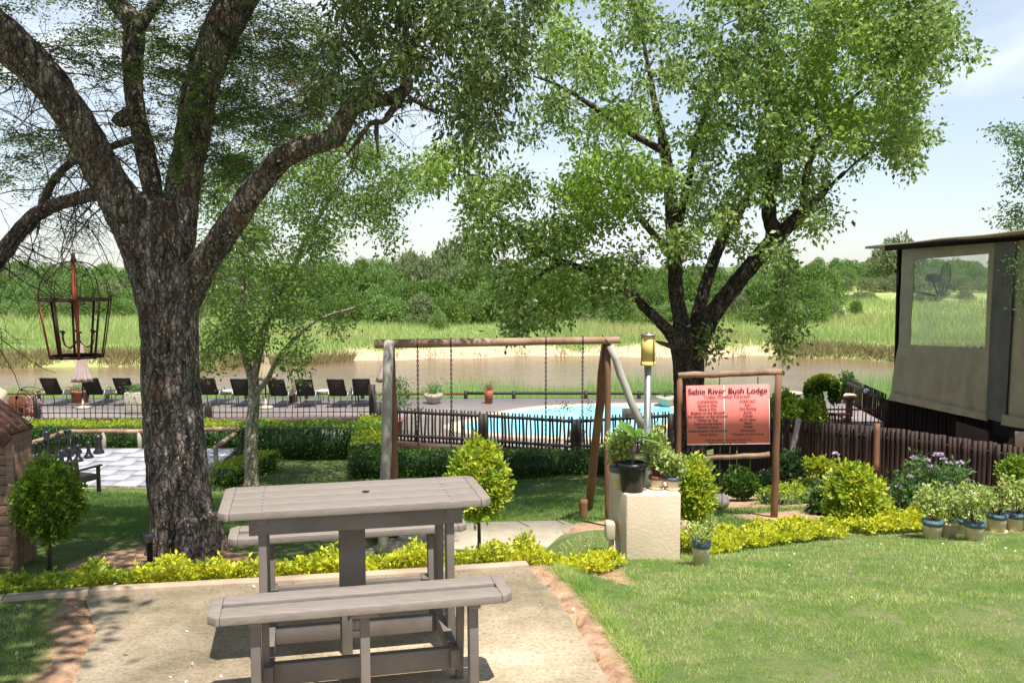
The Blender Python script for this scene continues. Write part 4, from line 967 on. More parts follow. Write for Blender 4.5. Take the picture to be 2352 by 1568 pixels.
for u, ve in ((953, 1035), (1027, 1033), (1245, 1040), (1333, 1036)):
    p = bp(u); cm = MB(); cm.tube([p + np.array([0, math.sin(t) * .05, math.cos(t) * .05]) for t in np.linspace(0, 6.28, 12)], .008, 6)
    e = P(u, ve, p[1]); chain_mesh(cm, p - [0, 0, .045], p[2] - .045 - e[2]); cm.build('chain', M['chain'], SW)
log(MB(), P(1340, 1195, 10.9), P(1340, 1147, 10.9), .052, .052, 12, 0).build('x', M['logb']).name = 'log_post'
tag(bpy.data.objects['log_post'], 'short upright log stump by the rear foot of the swing', 'post')
log(MB(), P(860, 1238, 9.9), P(878, 1226, 9.75), .055, .055, 12, 0).build('log', M['logb'])
tag(bpy.data.objects['log'], 'short log lying beside the left swing leg behind the bench', 'log')
lg = log(MB(), P(1556, 1219, 8.6), P(1573, 1218, 8.3), .1, .1, 16, 0).build('cut_log', M['logw']); tag(lg, 'thick cut log whose end shows past the right side of the pillar', 'log')

# ------------------------------------------------------------------ pillar, lamp, pots
pz = -.40
p0 = P(1440, 1296, 7.0); cA = np.array([P(1438, 1296, 6.95)[:2], P(1562, 1294, 6.98)[:2], P(1562, 1294, 6.98)[:2] + [-.02, .44], P(1438, 1296, 6.95)[:2] + [-.045, .44]])
pzt = P(1440, 1136, 6.95)[2]
cA[3] = cA[0] + np.array([-.06, .42])
PL = empty('plaster_pillar', (cA[:, 0].mean(), cA[:, 1].mean(), P(1438, 1299, 6.95)[2] - .04), 'square cream plastered pillar carrying potted plants at the lawn edge', 'pillar')
lf = P(1398, 1118, 7.4); cA[3] = [lf[0], 7.4]; cA[2] = [cA[1][0] - .0, 7.4]
pb = MB().prism(cA, P(1438, 1299, 6.95)[2] - .15, pzt).build('plaster_block', M['cream'], PL, bevel=.012)
bx = MB(); q = P(1410, 1218, 7.1); bx.box([q[0] - .03, 7.12, q[2]], (.075, .13, .14)); bx.build('meter_box', M['boxp'], PL, bevel=.015)
cd = MB()
for k in range(4): cd.tube([[q[0] - .01 + .013 * k, 7.1, q[2] - .06], [q[0] - .005 + .014 * k, 7.08, q[2] - .2], [q[0] + .015 * k, 7.1, P(1438, 1299, 6.95)[2] - .1]], .006, 6)
cd.build('conduit', M['boxp'], PL)
def pot(name, loc, r, h, mat, label, band=None, taper=.8, grp=None, dish=False, cat='potted plant'):
    root = empty(name, loc, label, cat, grp)
    x, y, z = [float(c) for c in loc]; rb = r * taper
    pr = [(rb, 0), (rb + (r - rb) * .8, h * .8), (r, h * .82) if False else (rb + (r - rb) * .84, h * .84), (r * 1.05, h * .86), (r * 1.06, h), (r * .95, h), (r * .9, h * .88), (0, h * .87)]
    body = MB().lathe(pr, loc, 22).build('pot', M[mat], root, smooth=False, bevel=0)
    if band: MB().lathe([(rb + (r - rb) * .74 + .001, h * .74), (rb + (r - rb) * .8 + .003, h * .75), (r * 1.075, h * .87), (r * 1.075, h * 1.005), (r * 1.0, h * 1.01)], loc, 22).build('painted_rim', M[band], body)
    MB().lathe([(r * .9, h * .86), (r * .85, h * .9), (0, h * .91)], loc, 14).build('soil', M['soil'], body)
    if dish: MB().lathe([(rb * .9, -.0), (rb * 1.25, .004), (rb * 1.35, .02), (rb * 1.3, .02), (rb, .008)], loc, 20).build('saucer', M['creamp'], body)
    return root
def succulent(root, loc, h0, h, w, n=9, per=24, leaf=.032, mat='succ', stemr=.006):
    x, y, z = [float(c) for c in loc]; st_ = MB(); tips = []
    for k in range(n):
        a = rng.uniform(0, 6.28); r_ = w * rng.uniform(.25, 1); e = np.array([x + math.cos(a) * r_, y + math.sin(a) * r_, z + h0 + h * rng.uniform(.55, 1) * (1 - .3 * (r_ / w) ** 2)])
        b = np.array([x + math.cos(a) * .02, y + math.sin(a) * .02, z + h0]); m_ = (b + e) / 2 + [math.cos(a) * r_ * .2, math.sin(a) * r_ * .2, -.01]
        t = np.linspace(0, 1, 6)[:, None]; pts = (1 - t) ** 2 * b + 2 * t * (1 - t) * m_ + t * t * e; st_.tube(pts, np.linspace(stemr, stemr * .5, 6), 5, caps=False)
        tips += [pts[i] for i in (2, 3, 4, 5, 5)]
    st_.build('stems', M['redwood'] if mat == 'succ' else M['twig'], root); MB().quads(clumps(np.array(tips), per // 2, w * .14, leaf, -.15, .65)).build('foliage', M[mat], root)
pt_ = lambda u, d: np.array([P(u, 1130, d)[0], d, pzt])
L0 = pt_(1452, 7.08); r = pot('potted_frangipani', L0, .108, .225, 'black', 'black plastic pot with a young broad-leaved plant on the pillar', taper=.8)
stp = MB(); stp.tube([L0 + [0, 0, .2], L0 + [.01, 0, .32], L0 + [.02, -.01, .42]], [.014, .012, .01], 8).build('stem', M['bark3'], r)
bm = MB()
for k in range(15):
    a = k * 2.4; el = rng.uniform(.1, .9); d_ = np.array([math.cos(a) * math.cos(el), math.sin(a) * math.cos(el), math.sin(el)]); s0 = L0 + [.02, -.01, .41]; Lf = rng.uniform(.17, .27); sd = norm(np.cross(d_, [0, 0, 1]))
    pts = []
    for j, (t, w) in enumerate(((0, .004), (.3, .018), (.6, .032), (.85, .026), (1, .002))):
        c = s0 + d_ * Lf * t - np.array([0, 0, .05 * t * t]); pts += [c - sd * w, c + [0, 0, -.004], c + sd * w]
    F_ = [[i * 3 + q, i * 3 + q + 1, i * 3 + q + 4, i * 3 + q + 3] for i in range(4) for q in (0, 1)]
    bm.add(pts, np.array(F_))
bm.build('broad_leaves', M['leaf_gloss'], r, smooth=True)
L0b = L0 + [-.09, .12, 0]; r = pot('potted_succulent', L0b, .075, .17, 'creamp', 'cream pot half hidden behind the black pot on the pillar', 'blueband'); succulent(r, L0b, .15, .36, .12, 12, 36, .032)
L1 = pt_(1508, 7.15); r = pot('potted_succulent', L1, .062, .105, 'creamp', 'stained cream pot in the middle of the pillar top', 'redwood', dish=True); succulent(r, L1, .1, .40, .11, 14, 44, .034)
tkk = MB(); tkk.tube([L1 + [0, .02, .1], L1 + [-.045, .02, .25], L1 + [-.055, .02, .36]], [.014, .013, .008], 7).build('thick_stem', M['bark3'], r, smooth=True)
L2 = pt_(1545, 7.12); r = pot('potted_succulent', L2, .056, .10, 'creamp', 'small cream pot with a grey rim at the right end of the pillar top', 'blueband', dish=True); succulent(r, L2, .09, .22, .09, 11, 34, .03)
# small pot on the lawn beside the pillar
q = G(1610, 1299, -.45); q = GG(1610, 1298)
r = pot('potted_succulent', q, S(22, q[1]), S(60, q[1]), 'creamp', 'cream pot with blue rim and leggy succulent alone on the grass by the pillar', 'blueband'); succulent(r, q, S(56, q[1]), .21, .13, 8, 26, .024)
# row of cream pots at right
for (u, v, d, rr, lb) in ((2141, 1236, 9.9, .105, 'cream pot with blue rim at the left end of the pot row'), (2178, 1233, 10.05, .085, 'plain cream pot second from left in the pot row'), (2207, 1226, 10.4, .08, 'shaded pot standing behind the others in the pot row'),
                          (2237, 1240, 9.85, .10, 'cream pot with blue rim set forward in the middle of the pot row'), (2288, 1221, 10.3, .095, 'cream pot with blue rim second from right in the pot row'), (2331, 1219, 10.35, .095, 'cream pot with blue rim close to the right frame edge'), (2368, 1221, 10.3, .095, 'cream pot cut by the right frame edge')):
    q = GG(u, v); rr = S(23, q[1]) * (.85 if u in (2178, 2207) else 1); r = pot('potted_succulent', q, rr, rr * 1.9, 'creamp', lb, 'blueband' if u != 2178 else 'creamp', dish=u > 2280)
    succulent(r, q, rr * 1.9, .34 + .1 * rng.random(), .17, 9, 26, .04)
sap = P(2098, 1235, 10); r = empty('golden_seedling', sap, 'upright golden seedling in the ground cover left of the pot row', 'plant')
succulent(r, sap, .05, .42, .1, 8, 30, .04, 'gold')
# lamp post
lp = P(1485, 1120, 7.75); LM = empty('lamp_post', (lp[0], 7.75, -.75), 'steel lamp post with an amber cylinder shade behind the pillar', 'lamp post')
zt = P(1485, 838, 7.75)[2]; MB().tube([(lp[0], 7.75, -.8), (lp[0], 7.75, zt + .02)], .031, 18).build('pole', M['steel'], LM, smooth=True)
lx = lp[0]; h_ = S(70, 7.75)
MB().lathe([(.058, zt + .03), (.058, zt + h_ - .008)], (lx, 7.75, 0), 24).build('lamp_shade', M['glassy'], LM, smooth=True)
shd = LM.children[-1] if LM.children[-1].name.startswith('lamp_shade') else [c for c in LM.children if c.name.startswith('lamp_shade')][0]
MB().lathe([(.066, zt), (.066, zt + .006), (.062, zt + .03), (.05, zt + .03)], (lx, 7.75, 0), 24).build('base_ring', M['glassy'], LM)
MB().lathe([(.07, zt + h_ - .006), (.07, zt + h_ + .004), (.02, zt + h_ + .006), (.014, zt + h_ + .02), (0, zt + h_ + .022)], (lx, 7.75, 0), 24).build('cap', M['steel'], shd)
for a in (-2.7, -.9, .9, 2.4):
    MB().bar((lx + math.cos(a) * .066, 7.75 + math.sin(a) * .066, zt), (lx + math.cos(a) * .066, 7.75 + math.sin(a) * .066, zt + h_), .006, .004).build('stay_rod', M['iron'], shd)
# bollard light by the big tree
q = P(345, 1300, 8.75); BL = empty('bollard_light', q, 'short black garden bollard light at the foot of the old tree', 'garden light')
MB().lathe([(.03, -.05), (.028, .24), (.03, .25)], q, 14).build('post', M['black'], BL, smooth=True)
MB().lathe([(.03, .24), (.04, .26), (.055, .32), (.052, .325), (.03, .29), (0, .285)], q, 16).build('lamp_head', M['metal'], BL, smooth=True)

# ------------------------------------------------------------------ weather sign
sl_, sr = P(1557, 1205, 11.15), P(1777, 1192, 10.95)
SF = empty('signpost', (sr[0], sr[1], -1.15), 'log frame of brown posts and pale crossbars holding the red weather board', 'signpost')
zl = P(1557, 868, 11.15)[2]; zr = P(1778, 860, 10.95)[2]
log(MB(), [sl_[0], 11.15, -1.3], [sl_[0], 11.15, zl], .036, .034, 12, .003).build('post', M['logb'], SF, smooth=True)
log(MB(), [sr[0] + .0, 10.95, -1.25], [sr[0] + .02, 10.95, zr], .045, .04, 12, .003).build('post', M['logb'], SF, smooth=True)
log(MB(), [sl_[0] - .02, 11.15, zl + .03], [sr[0] + .06, 10.95, zr + .03], .036, .04, 12, .004).build('crossbar', M['logw'], SF, smooth=True)
log(MB(), P(1590, 1052, 11.1), P(1768, 1043, 10.97), .032, .034, 12, .004).build('crossbar', M['logw'], SF, smooth=True)
bc = P(1672, 952, 10.98); SB = empty('sign_board', bc, 'red weather forecast board with black lettering hanging in the log frame', 'sign')
W_, H_ = S(189, 10.98), S(139, 10.98)
ang = R(1.9); rz = -math.atan2(.2, 1.15) * .6
RM = Matrix.Rotation(rz, 3, 'Z') @ Matrix.Rotation(-ang, 3, 'Y')
def sbx(mb, x, y, z, sx, sy, sz): mb.box(np.array(bc) + np.array(RM @ Vector((x, y, z))), (sx, sy, sz), RM)
m_ = MB(); NS = 24
gx = np.linspace(-W_ / 2, W_ / 2, NS); prof = .006 * np.sin(gx * 9) + .004 * np.sin(gx * 23 + 1)
V = [];
for yy in (0, .006):
    for zz in (-H_ / 2, H_ / 2):
        for x_, pf in zip(gx, prof): V.append(np.array(bc) + np.array(RM @ Vector((x_, yy - 0 * pf, zz))))
F_ = []
for i in range(NS - 1): F_ += [[i, i + 1, NS + i + 1, NS + i], [2 * NS + i + 1, 2 * NS + i, 3 * NS + i, 3 * NS + i + 1], [NS + i, NS + i + 1, 3 * NS + i + 1, 3 * NS + i], [i + 1, i, 2 * NS + i, 2 * NS + i + 1]]
F_ += [[0, NS, 3 * NS, 2 * NS], [NS - 1, 3 * NS - 1, 4 * NS - 1, 2 * NS - 1]]
m_.add(V, np.array(F_)); m_.build('board', M['signred'], SB)
m_ = MB(); sbx(m_, -.045, -.003, 0, .012, .002, H_ - .004); sbx(m_, W_ / 2 - .004, -.003, -.08, .007, .002, H_ * .72); sbx(m_, 0, -.003, -H_ / 2 + .003, W_, .002, .006); m_.build('glare_strip_and_edges', M['white'], SB)  # centre strip is a painted glare band, the other two are pale edges
def text(body, x, z, size, bold=0., name='lettering'):
    cu = bpy.data.curves.new('t', 'FONT'); cu.body = body; cu.size = size; cu.align_x = 'CENTER'; cu.offset = bold; cu.resolution_u = 3
    o = bpy.data.objects.new('t', cu); col.objects.link(o)
    me = bpy.data.meshes.new_from_object(o.evaluated_get(bpy.context.evaluated_depsgraph_get()))
    bpy.data.objects.remove(o)
    n = len(me.vertices); co = np.zeros(n * 3, np.float32); me.vertices.foreach_get('co', co); co = co.reshape(-1, 3)
    out = np.array([RM @ Vector((x + a[0], -.0065, z + a[1])) for a in co]); me.vertices.foreach_set('co', out.astype(np.float32).ravel()); me.update()
    me.materials.clear(); me.materials.append(M['ink'])
    ob = bpy.data.objects.new(name, me); col.objects.link(ob); ob.parent = SB
bpy.context.view_layer.update()
text('Sabie River Bush Lodge', .0, H_ / 2 - .104, .099, .0014, 'headline')
text('Todays Weather Forecast!', -.01, H_ / 2 - .155, .05, .0006)
ls = ['CONDITION', 'Stone is Wet', 'Stone is Dry', 'Shadow on the Ground', 'No shadow on the Ground', 'White on Top', "Can't see the Stone", 'Swinging Stone', 'Stone Jumping Up & Down', 'Stone Gone']
rs = ['FORECAST', 'Rain', 'Not Raining', 'Sunny', 'Cloudy', "Bird's Again", 'Misty', 'Windy', 'Earthquake', 'Elephant on the Loose']
for k, (a, b) in enumerate(zip(ls, rs)):
    z = H_ / 2 - .212 - k * .0445
    text(a, -.24, z, .042, .0008); text(b, .235, z + .0, .040, .0005)
text('Enjoy your day in the Kruger National Park', 0, -H_ / 2 + .045, .031, .0003); text('Sabie River Bush Lodge - South Africa', -.01, -H_ / 2 + .012, .029, .0003)
for u, va, vb in ((1653, 866, 890), (1741, 864, 884)):
    cm = MB(); p = P(u, va, 11.0); chain_mesh(cm, p, p[2] - P(u, vb, 11.0)[2], .003, .024); cm.build('hanging_chain', M['chain'], SB)
# hanging weather stone
q = P(1653, 1151, 11.05); WS = empty('weather_stone', q, 'round grey stone hanging on a chain below the sign frame', 'stone')
d_ = MB(); n1, n2 = 14, 22; V = []
for i in range(n1 + 1):
    for j in range(n2):
        a = math.pi * i / n1; b = 2 * math.pi * j / n2; p = np.array([math.sin(a) * math.cos(b) * .125, math.sin(a) * math.sin(b) * .11, math.cos(a) * .098]); p *= 1 + .12 * noise.noise(Vector(p * 14)); V.append(p + q)
F_ = [[i * n2 + j, (i + 1) * n2 + j, (i + 1) * n2 + (j + 1) % n2, i * n2 + (j + 1) % n2] for i in range(n1) for j in range(n2)]
d_.add(V, np.array(F_)); d_.build('stone', M['stone'], WS, smooth=True)
cm = MB(); p = P(1653, 1052, 11.05); chain_mesh(cm, p, p[2] - q[2] - .09, .003, .026); cm.tube([q + np.array([math.cos(t) * .02, math.sin(t) * .115, math.cos(t) * .0 + math.sin(t + 1.57) * .102]) for t in np.linspace(0, 6.28, 20)], .005, 5); cm.build('chain', M['chain'], WS)

# ------------------------------------------------------------------ lantern cage
q = P(172, 820, 8.6); LN = empty('hanging_lantern', q, 'rusty iron bird cage shaped lantern hanging from the left limb of the old tree', 'lantern')
def LP(u, v, off=0): return P(u, v, 8.6 + off)
cx_ = 172; zb = LP(cx_, 818)[2]; zm = LP(cx_, 688)[2]; zt = LP(cx_, 600)[2]; rb = S(58, 8.6); rm = S(79, 8.6); cxx = LP(cx_, 700)[0]
n = 10
for i in range(n):
    a = 2 * math.pi * i / n + .2; ca, sa = math.cos(a), math.sin(a)
    MB().bar((cxx + ca * rb, 8.6 + sa * rb, zb - .015), (cxx + ca * rm, 8.6 + sa * rm, zm), .022, .007, up=(ca, sa, 0)).build('side_bar', M['ironr'] if i in (6, 8) else M['iron'], LN)
    pts = [(cxx + ca * rm * math.cos(t) ** .8 if t < 1.55 else cxx, 8.6 + (sa * rm * math.cos(t) ** .8 if t < 1.55 else 0), zm + (zt - zm) * math.sin(t)) for t in np.linspace(0, 1.56, 12)]
    MB().tube(pts, .004, 5).build('dome_rod', M['iron'], LN)
for rr, z_, nm in ((rb, zb, 'lower_hoop'), (rm, zm, 'upper_hoop')):
    MB().lathe([(rr + .004, z_ - .012), (rr + .004, z_ + .012), (rr - .003, z_ + .012), (rr - .003, z_ - .012), (rr + .004, z_ - .012)], (cxx, 8.6, 0), 10).build(nm, M['iron'], LN)
crod = MB().tube([(cxx - .005, 8.6, zt + .05), (cxx, 8.6, zm), (cxx + .025, 8.6, zb + .13)], [.016, .02, .012], 8).build('centre_rod', M['ironr'], LN)
MB().lathe([(.0, zt + .09), (.014, zt + .07), (.022, zt + .02), (.03, zt + .0), (.0, zt - .01)], (cxx, 8.6, 0), 12).build('finial', M['iron'], crod)
for i in range(6):
    a = i * math.pi / 3; ca, sa = math.cos(a), math.sin(a)
    m_ = MB(); m_.tube([(cxx + .02 + ca * r_, 8.6 + sa * r_, zb + .12 + dz) for r_, dz in ((0, .06), (.03, .0), (.08, -.04), (.13, -.02), (.15, .05), (.15, .11))], .005, 5); m_.lathe([(.0, zb + .22), (.02, zb + .225), (.022, zb + .24), (0, zb + .24)], (cxx + .02 + ca * .15, 8.6 + sa * .15, 0), 8); m_.build('candle_arm', M['iron'], crod)
hl = min(LA, key=lambda r_: abs(r_[0] - cxx)); MB().tube([(cxx, 8.6, zt + .08), (cxx, 8.6, hl[2])], .0025, 4).build('hanging_wire', M['chain'], LN)

# ------------------------------------------------------------------ deck, pool
DZ = -2.15
def DG(u, v): return G(u, v, DZ)
E = [DG(868, 1012), DG(1105, 1024), DG(1318, 1040), DG(1540, 1025)]
dk = [np.array([-22, 22.6]), np.array([-13.5, 24.3]), DG(87, 960.6)[:2], DG(856, 958)[:2], *[e[:2] for e in E], np.array([5.2, 22.5]), np.array([6.4, 24.]), np.array([6.8, 28.8]), np.array([-22, 28.8])]
tag(MB().prism(dk, DZ - .22, DZ).build('pool_deck', M['decktop'], base=(0, 0, 0)), kind='structure')
fa = MB()
for a, b in zip(dk[0:7], dk[1:8]):
    t = norm(b - a); nn = np.array([t[1], -t[0]]); fa.bar([*(a + nn * .02), DZ - .13], [*(b + nn * .02), DZ - .13], .03, .28)
tag(fa.build('deck_fascia', M['fascia']), 'reddish timber fascia board along the front edge of the deck', 'fascia board')
def spl(pts, k=6):
    p = np.array(pts + pts[:3], float); out = []
    for i in range(len(pts)):
        a, b, c, d = p[i], p[i + 1], p[i + 2], p[i + 3]
        for t in np.linspace(0, 1, k, endpoint=False): out.append(.5 * ((2 * b) + (c - a) * t + (2 * a - 5 * b + 4 * c - d) * t * t + (3 * b - a - 3 * c + d) * t ** 3))
    return np.array(out)
pw = [DG(*q)[:2] for q in ((1050, 982), (1100, 965), (1168, 949), (1243, 938), (1333, 933), (1440, 931), (1530, 933), (1545, 948), (1510, 978), (1420, 998), (1320, 1004), (1213, 1000), (1117, 994))]
pw = spl(pw, 5); cen = pw.mean(0)
tng = np.roll(pw, -1, 0) - np.roll(pw, 1, 0); nn = norm(np.c_[tng[:, 1], -tng[:, 0]]); nn *= np.sign(((pw - cen) * nn).sum(1))[:, None]
cp = pw + nn * .36
n = len(pw)
tag(MB().add(np.vstack([np.c_[pw, np.full(n, DZ + .03)], np.c_[cp, np.full(n, DZ + .03)], np.c_[cp, np.full(n, DZ - .02)], np.c_[pw, np.full(n, DZ - .02)]]),
             np.vstack([np.stack([np.arange(n), (np.arange(n) + 1) % n, n + (np.arange(n) + 1) % n, n + np.arange(n)], -1), np.stack([n + np.arange(n), n + (np.arange(n) + 1) % n, 2 * n + (np.arange(n) + 1) % n, 2 * n + np.arange(n)], -1),
                        np.stack([np.arange(n), 3 * n + np.arange(n), 3 * n + (np.arange(n) + 1) % n, (np.arange(n) + 1) % n], -1)])).build('pool_coping', M['coping'], base=(0, 0, 0)), kind='structure')
wm = MB(); wm.add(np.c_[pw, np.full(n, DZ + .008)], [list(range(n))]); tag(wm.build('pool_water', M['pool'], base=(0, 0, 0)), kind='structure')

# fences
def picket_mesh(h, r, bend, seed, mat, n=6):
    rr = np.random.default_rng(seed); z = np.linspace(0, h, 7); b = bend * rr.uniform(.3, 1) * rr.choice([-1, 1]); ph = rr.uniform(0, 3)
    pts = np.c_[b * np.sin(z / h * 3.6 + ph), b * .4 * np.sin(z / h * 2.6), z]
    o = MB().tube(pts, r * rr.uniform(.85, 1.2) * np.linspace(1.05, .9, 7), n).build('picket', mat, base=(0, 0, 0)); col.objects.unlink(o); return o.data
def fence(pts, name, label, pm, spacing, h, z0s, rail_r, rails, post_h, post_r, mat, jit=.1, hj=0., rside=.0, posts=True, grp=None, pbase=.0):
    pts = [np.asarray(p, float)[:2] for p in pts]; c = np.mean(pts, 0)
    root = empty(name, (c[0], c[1], min(z0s)), label, 'fence', grp)
    cnt = 0
    for k, (a, b) in enumerate(zip(pts[:-1], pts[1:])):
        za, zb = z0s[k], z0s[k + 1]; L = np.linalg.norm(b - a); t = (b - a) / L; nn = np.array([t[1], -t[0]])
        m = int(L / spacing)
        for i in range(m):
            s_ = (i + .5 + rng.uniform(-jit, jit)) / m; q = a + (b - a) * s_; z = za + (zb - za) * s_
            o = bpy.data.objects.new('picket', pm[rng.integers(0, len(pm))]); col.objects.link(o); o.parent = root
            o.location = Vector((q[0], q[1], z + pbase)) - root.location; o.rotation_euler = (rng.normal() * .006, rng.normal() * .008, math.atan2(t[1], t[0])); o.scale = (1, 1, 1 + rng.normal() * hj); cnt += 1
        for rz_ in rails:
            log(MB(), [*(a + nn * rside), za + rz_], [*(b + nn * rside), zb + rz_], rail_r, rail_r, 8, .004).build('rail', mat, root, smooth=True)
    if posts:
        for p, z in zip(pts, z0s): log(MB(), [*p, z - .3], [*p, z + post_h], post_r, post_r, 10, .002, 4).build('post', mat, root, smooth=True)
    return root
pmd = [picket_mesh(.80, .026, .02, i, M['logd']) for i in range(8)]
fence([E[0] + [.25, .05, 0], E[1]], 'deck_fence', 'dark wavy picket fence from the deck corner to its middle post', pmd, .086, .8, [DZ, DZ], .036, (.14, .70), .74, .07, M['logd'], posts=True)
fence([E[1] + [.1, 0, 0], E[2]], 'deck_fence', 'dark wavy picket fence in front of the pool between middle and corner post', pmd, .086, .8, [DZ, DZ], .036, (.14, .70), .74, .07, M['logd'])
fence([E[2] + [.1, .05, 0], E[3] + [0, .05, 0]], 'deck_fence', 'dark picket fence in front of the pool from corner post to the leafy tree', pmd, .086, .8, [DZ, DZ], .036, (.14, .70), .74, .07, M['logd'])
fence([E[0] + [0, .05, 0], np.append(dk[3], 0) + [0, -.05, 0]], 'deck_fence', 'dark picket fence on the short side turning back to the loungers', pmd, .15, .8, [DZ, DZ], .032, (.12, .70), .9, .09, M['logd'])
pml = [picket_mesh(.42, .011, .008, 30 + i, M['iron'] if 0 else M['logd'], 5) for i in range(5)]
la, lb_ = np.append(dk[2], 0) + [0, .06, 0], np.append(dk[3], 0) + [0, .06, 0]; lm = (la + lb_) / 2
fence([la, lm], 'low_railing', 'low black railing in front of the left loungers', pml, .16, .42, [DZ, DZ], .012, (.14, .36), .42, .05, M['logd'])
fence([lm + [.1, 0, 0], lb_], 'low_railing', 'low black railing in front of the middle loungers', pml, .16, .42, [DZ, DZ], .012, (.14, .36), .42, .05, M['logd'])
fence([np.array([-15.5, 23.95]), la + [-.1, 0, 0]], 'low_railing', 'low black railing running off the left frame edge', pml, .16, .42, [DZ, DZ], .012, (.14, .36), .6, .05, M['logd'])
fr = empty('log_rail', (-3, 28.65, DZ), 'long low log rail along the river side of the deck', 'rail')
for a, b in ((-20, -9), (-9, -1.5), (-1.5, 6.8)): log(MB(), [a, 28.65, DZ + .17], [b, 28.65, DZ + .16], .045, .045, 10, .006, 9).build('rail', M['logd'] if a > -9 else M['logb'], fr, smooth=True)
for u in (-150, 80, 240, 420, 560, 700, 830, 934, 1069, 1180, 1347, 1470, 1600): 
    x = (u - 1176) / FV * 28.65; log(MB(), [x, 28.66, DZ - .2], [x, 28.66, DZ + .24], .06, .06, 10, 0, 3).build('post', M['logd'], fr, smooth=True)
gp = MB(); q = P(1450, 950, 20.75); gp.box(q, (.42, .02, .26)); tag(gp.build('notice_panel', M['metal'], bevel=.004), 'plain grey panel fixed to the deck fence behind the swing brace', 'panel')
for u in (163, 181):
    q = P(u, 967, 24.7); m_ = MB().box(q, (.13, .05, .16)); tag(m_.build('socket_box', M['boxp'], bevel=.01), 'small cream box on the deck fascia, ' + ('the left of the pair' if u == 163 else 'the right of the pair'), 'electric box')

# loungers
def make_lounger():
    r = empty('sun_lounger', (0, 0, 0), 'x', 'sun lounger', 'sun loungers facing the river on the deck')
    bk = MB(); A = np.array([0, -.02, .34]); B = np.array([0, -.42, .86]); n_ = norm(np.cross([1, 0, 0], B - A))
    g_ = []
    for t in np.linspace(0, 1, 8):
        c = A + (B - A) * t + n_ * .02 * math.sin(t * 3); g_.append(c)
    for i in range(7): bk.bar(g_[i], g_[i + 1], .47, .018, up=n_)
    bko = bk.build('backrest', M['blackw'], r)
    fr_ = MB()
    for s_ in (-1, 1): fr_.tube([g + np.array([s_ * .245, 0, 0]) for g in g_], .014, 6)
    fr_.tube([g_[-1] - [.245, 0, 0], g_[-1] + [.245, 0, 0]], .014, 6); fr_.build('back_frame', M['black'], bko)
    st_ = MB(); st_.bar((0, -.02, .33), (0, 1.25, .30), .48, .02); sto = st_.build('seat', M['brownw'], r)
    sf_ = MB()
    for s_ in (-1, 1): sf_.tube([(s_ * .26, -.15, .33), (s_ * .26, 1.28, .30)], .016, 6)
    sf_.build('seat_frame', M['metal'], sto)
    for s_ in (-1, 1):
        MB().tube([(s_ * .28, -.22, .0), (s_ * .285, -.14, .35), (s_ * .29, -.02, .5), (s_ * .29, .2, .54), (s_ * .285, .38, .5), (s_ * .27, .42, .3), (s_ * .27, .48, 0)], .015, 6).build('armrest', M['metal'], r, smooth=True)
        MB().tube([(s_ * .26, 1.2, .3), (s_ * .27, 1.26, .0)], .015, 6).build('leg', M['metal'], r, smooth=True)
    return r
lz = make_lounger()
us = [(118, 27.2, 'black sun lounger, leftmost on the deck'), (212, 27.2, 'black sun lounger just right of the pink umbrella seen through the lantern'), (284, 27.2, 'black sun lounger behind the pale square planter'), (478, 27.2, 'black sun lounger half hidden by the trunk of the old tree'),
      (552, 27., 'black sun lounger partly behind the slim tree trunk'), (637, 26.9, 'black sun lounger just right of the tan umbrella'), (699, 26.9, 'brown-black sun lounger second right of the tan umbrella'), (774, 26.9, 'sun lounger third right of the tan umbrella'), (829, 27., 'sun lounger nearest the tall potted shrub, rightmost of the row')]
for i, (u, d, lb) in enumerate(us):
    o = lz if i == 0 else copy_tree(lz); place(o, ((u - 1176) / FV * d + .02, d, DZ), rng.normal() * .03, 1.0, lb)
def side_table(x, y, lb):
    r = empty('side_table', (x, y, DZ), lb, 'side table')
    MB().lathe([(.0, .40), (.22, .40), (.23, .42), (.22, .43), (0, .43)], (x, y, DZ), 18).build('table_top', M['white'], r)
    for k in range(3): a = k * 2.1; MB().tube([(x + math.cos(a) * .15, y + math.sin(a) * .15, DZ + .4), (x + math.cos(a) * .2, y + math.sin(a) * .2, DZ)], .012, 6).build('leg', M['metal'], r)
side_table(*(lambda u: ((u - 1176) / FV * 27.4, 27.4))(524), 'small white side table left of the slim tree trunk')
side_table(*(lambda u: ((u - 1176) / FV * 27.4, 27.4))(738), 'small white side table between the loungers right of the tan umbrella')
def umbrella(u, tip, bot, d, mat, lb):
    x = (u - 1176) / FV * d; z1 = P(u, tip, d)[2]; z0 = P(u, bot, d)[2]; r = empty('closed_umbrella', (x, d, DZ), lb, 'umbrella')
    MB().tube([(x, d, DZ), (x, d, z1 - .02)], .022, 8).build('pole', M['logd'], r)
    m_ = MB(); prof = [(.0, z1 + .03), (.035, z1), (.06, z1 - .15), (.11, z1 - .45), (.17, z0 + .35), (.25, z0 + .12), (.28, z0), (.2, z0 + .02), (.05, z0 + .1)]
    m_.lathe(prof, (x, d, 0), 48, wob=.16); m_.build('canopy', M[mat], r, smooth=True)
    MB().lathe([(.22, 0), (.22, .06), (.04, .09), (.03, .3)], (x, d, DZ), 16).build('base', M['stonep'], r)
umbrella(183, 787, 876, 26.6, 'umb1', 'closed dusty pink umbrella behind the hanging lantern')
umbrella(606, 800, 872, 26.6, 'umb2', 'closed tan umbrella behind the slim tree')
umbrella(888, 792, 876, 24.5, 'umb1', 'closed dusty pink umbrella behind the left swing leg')
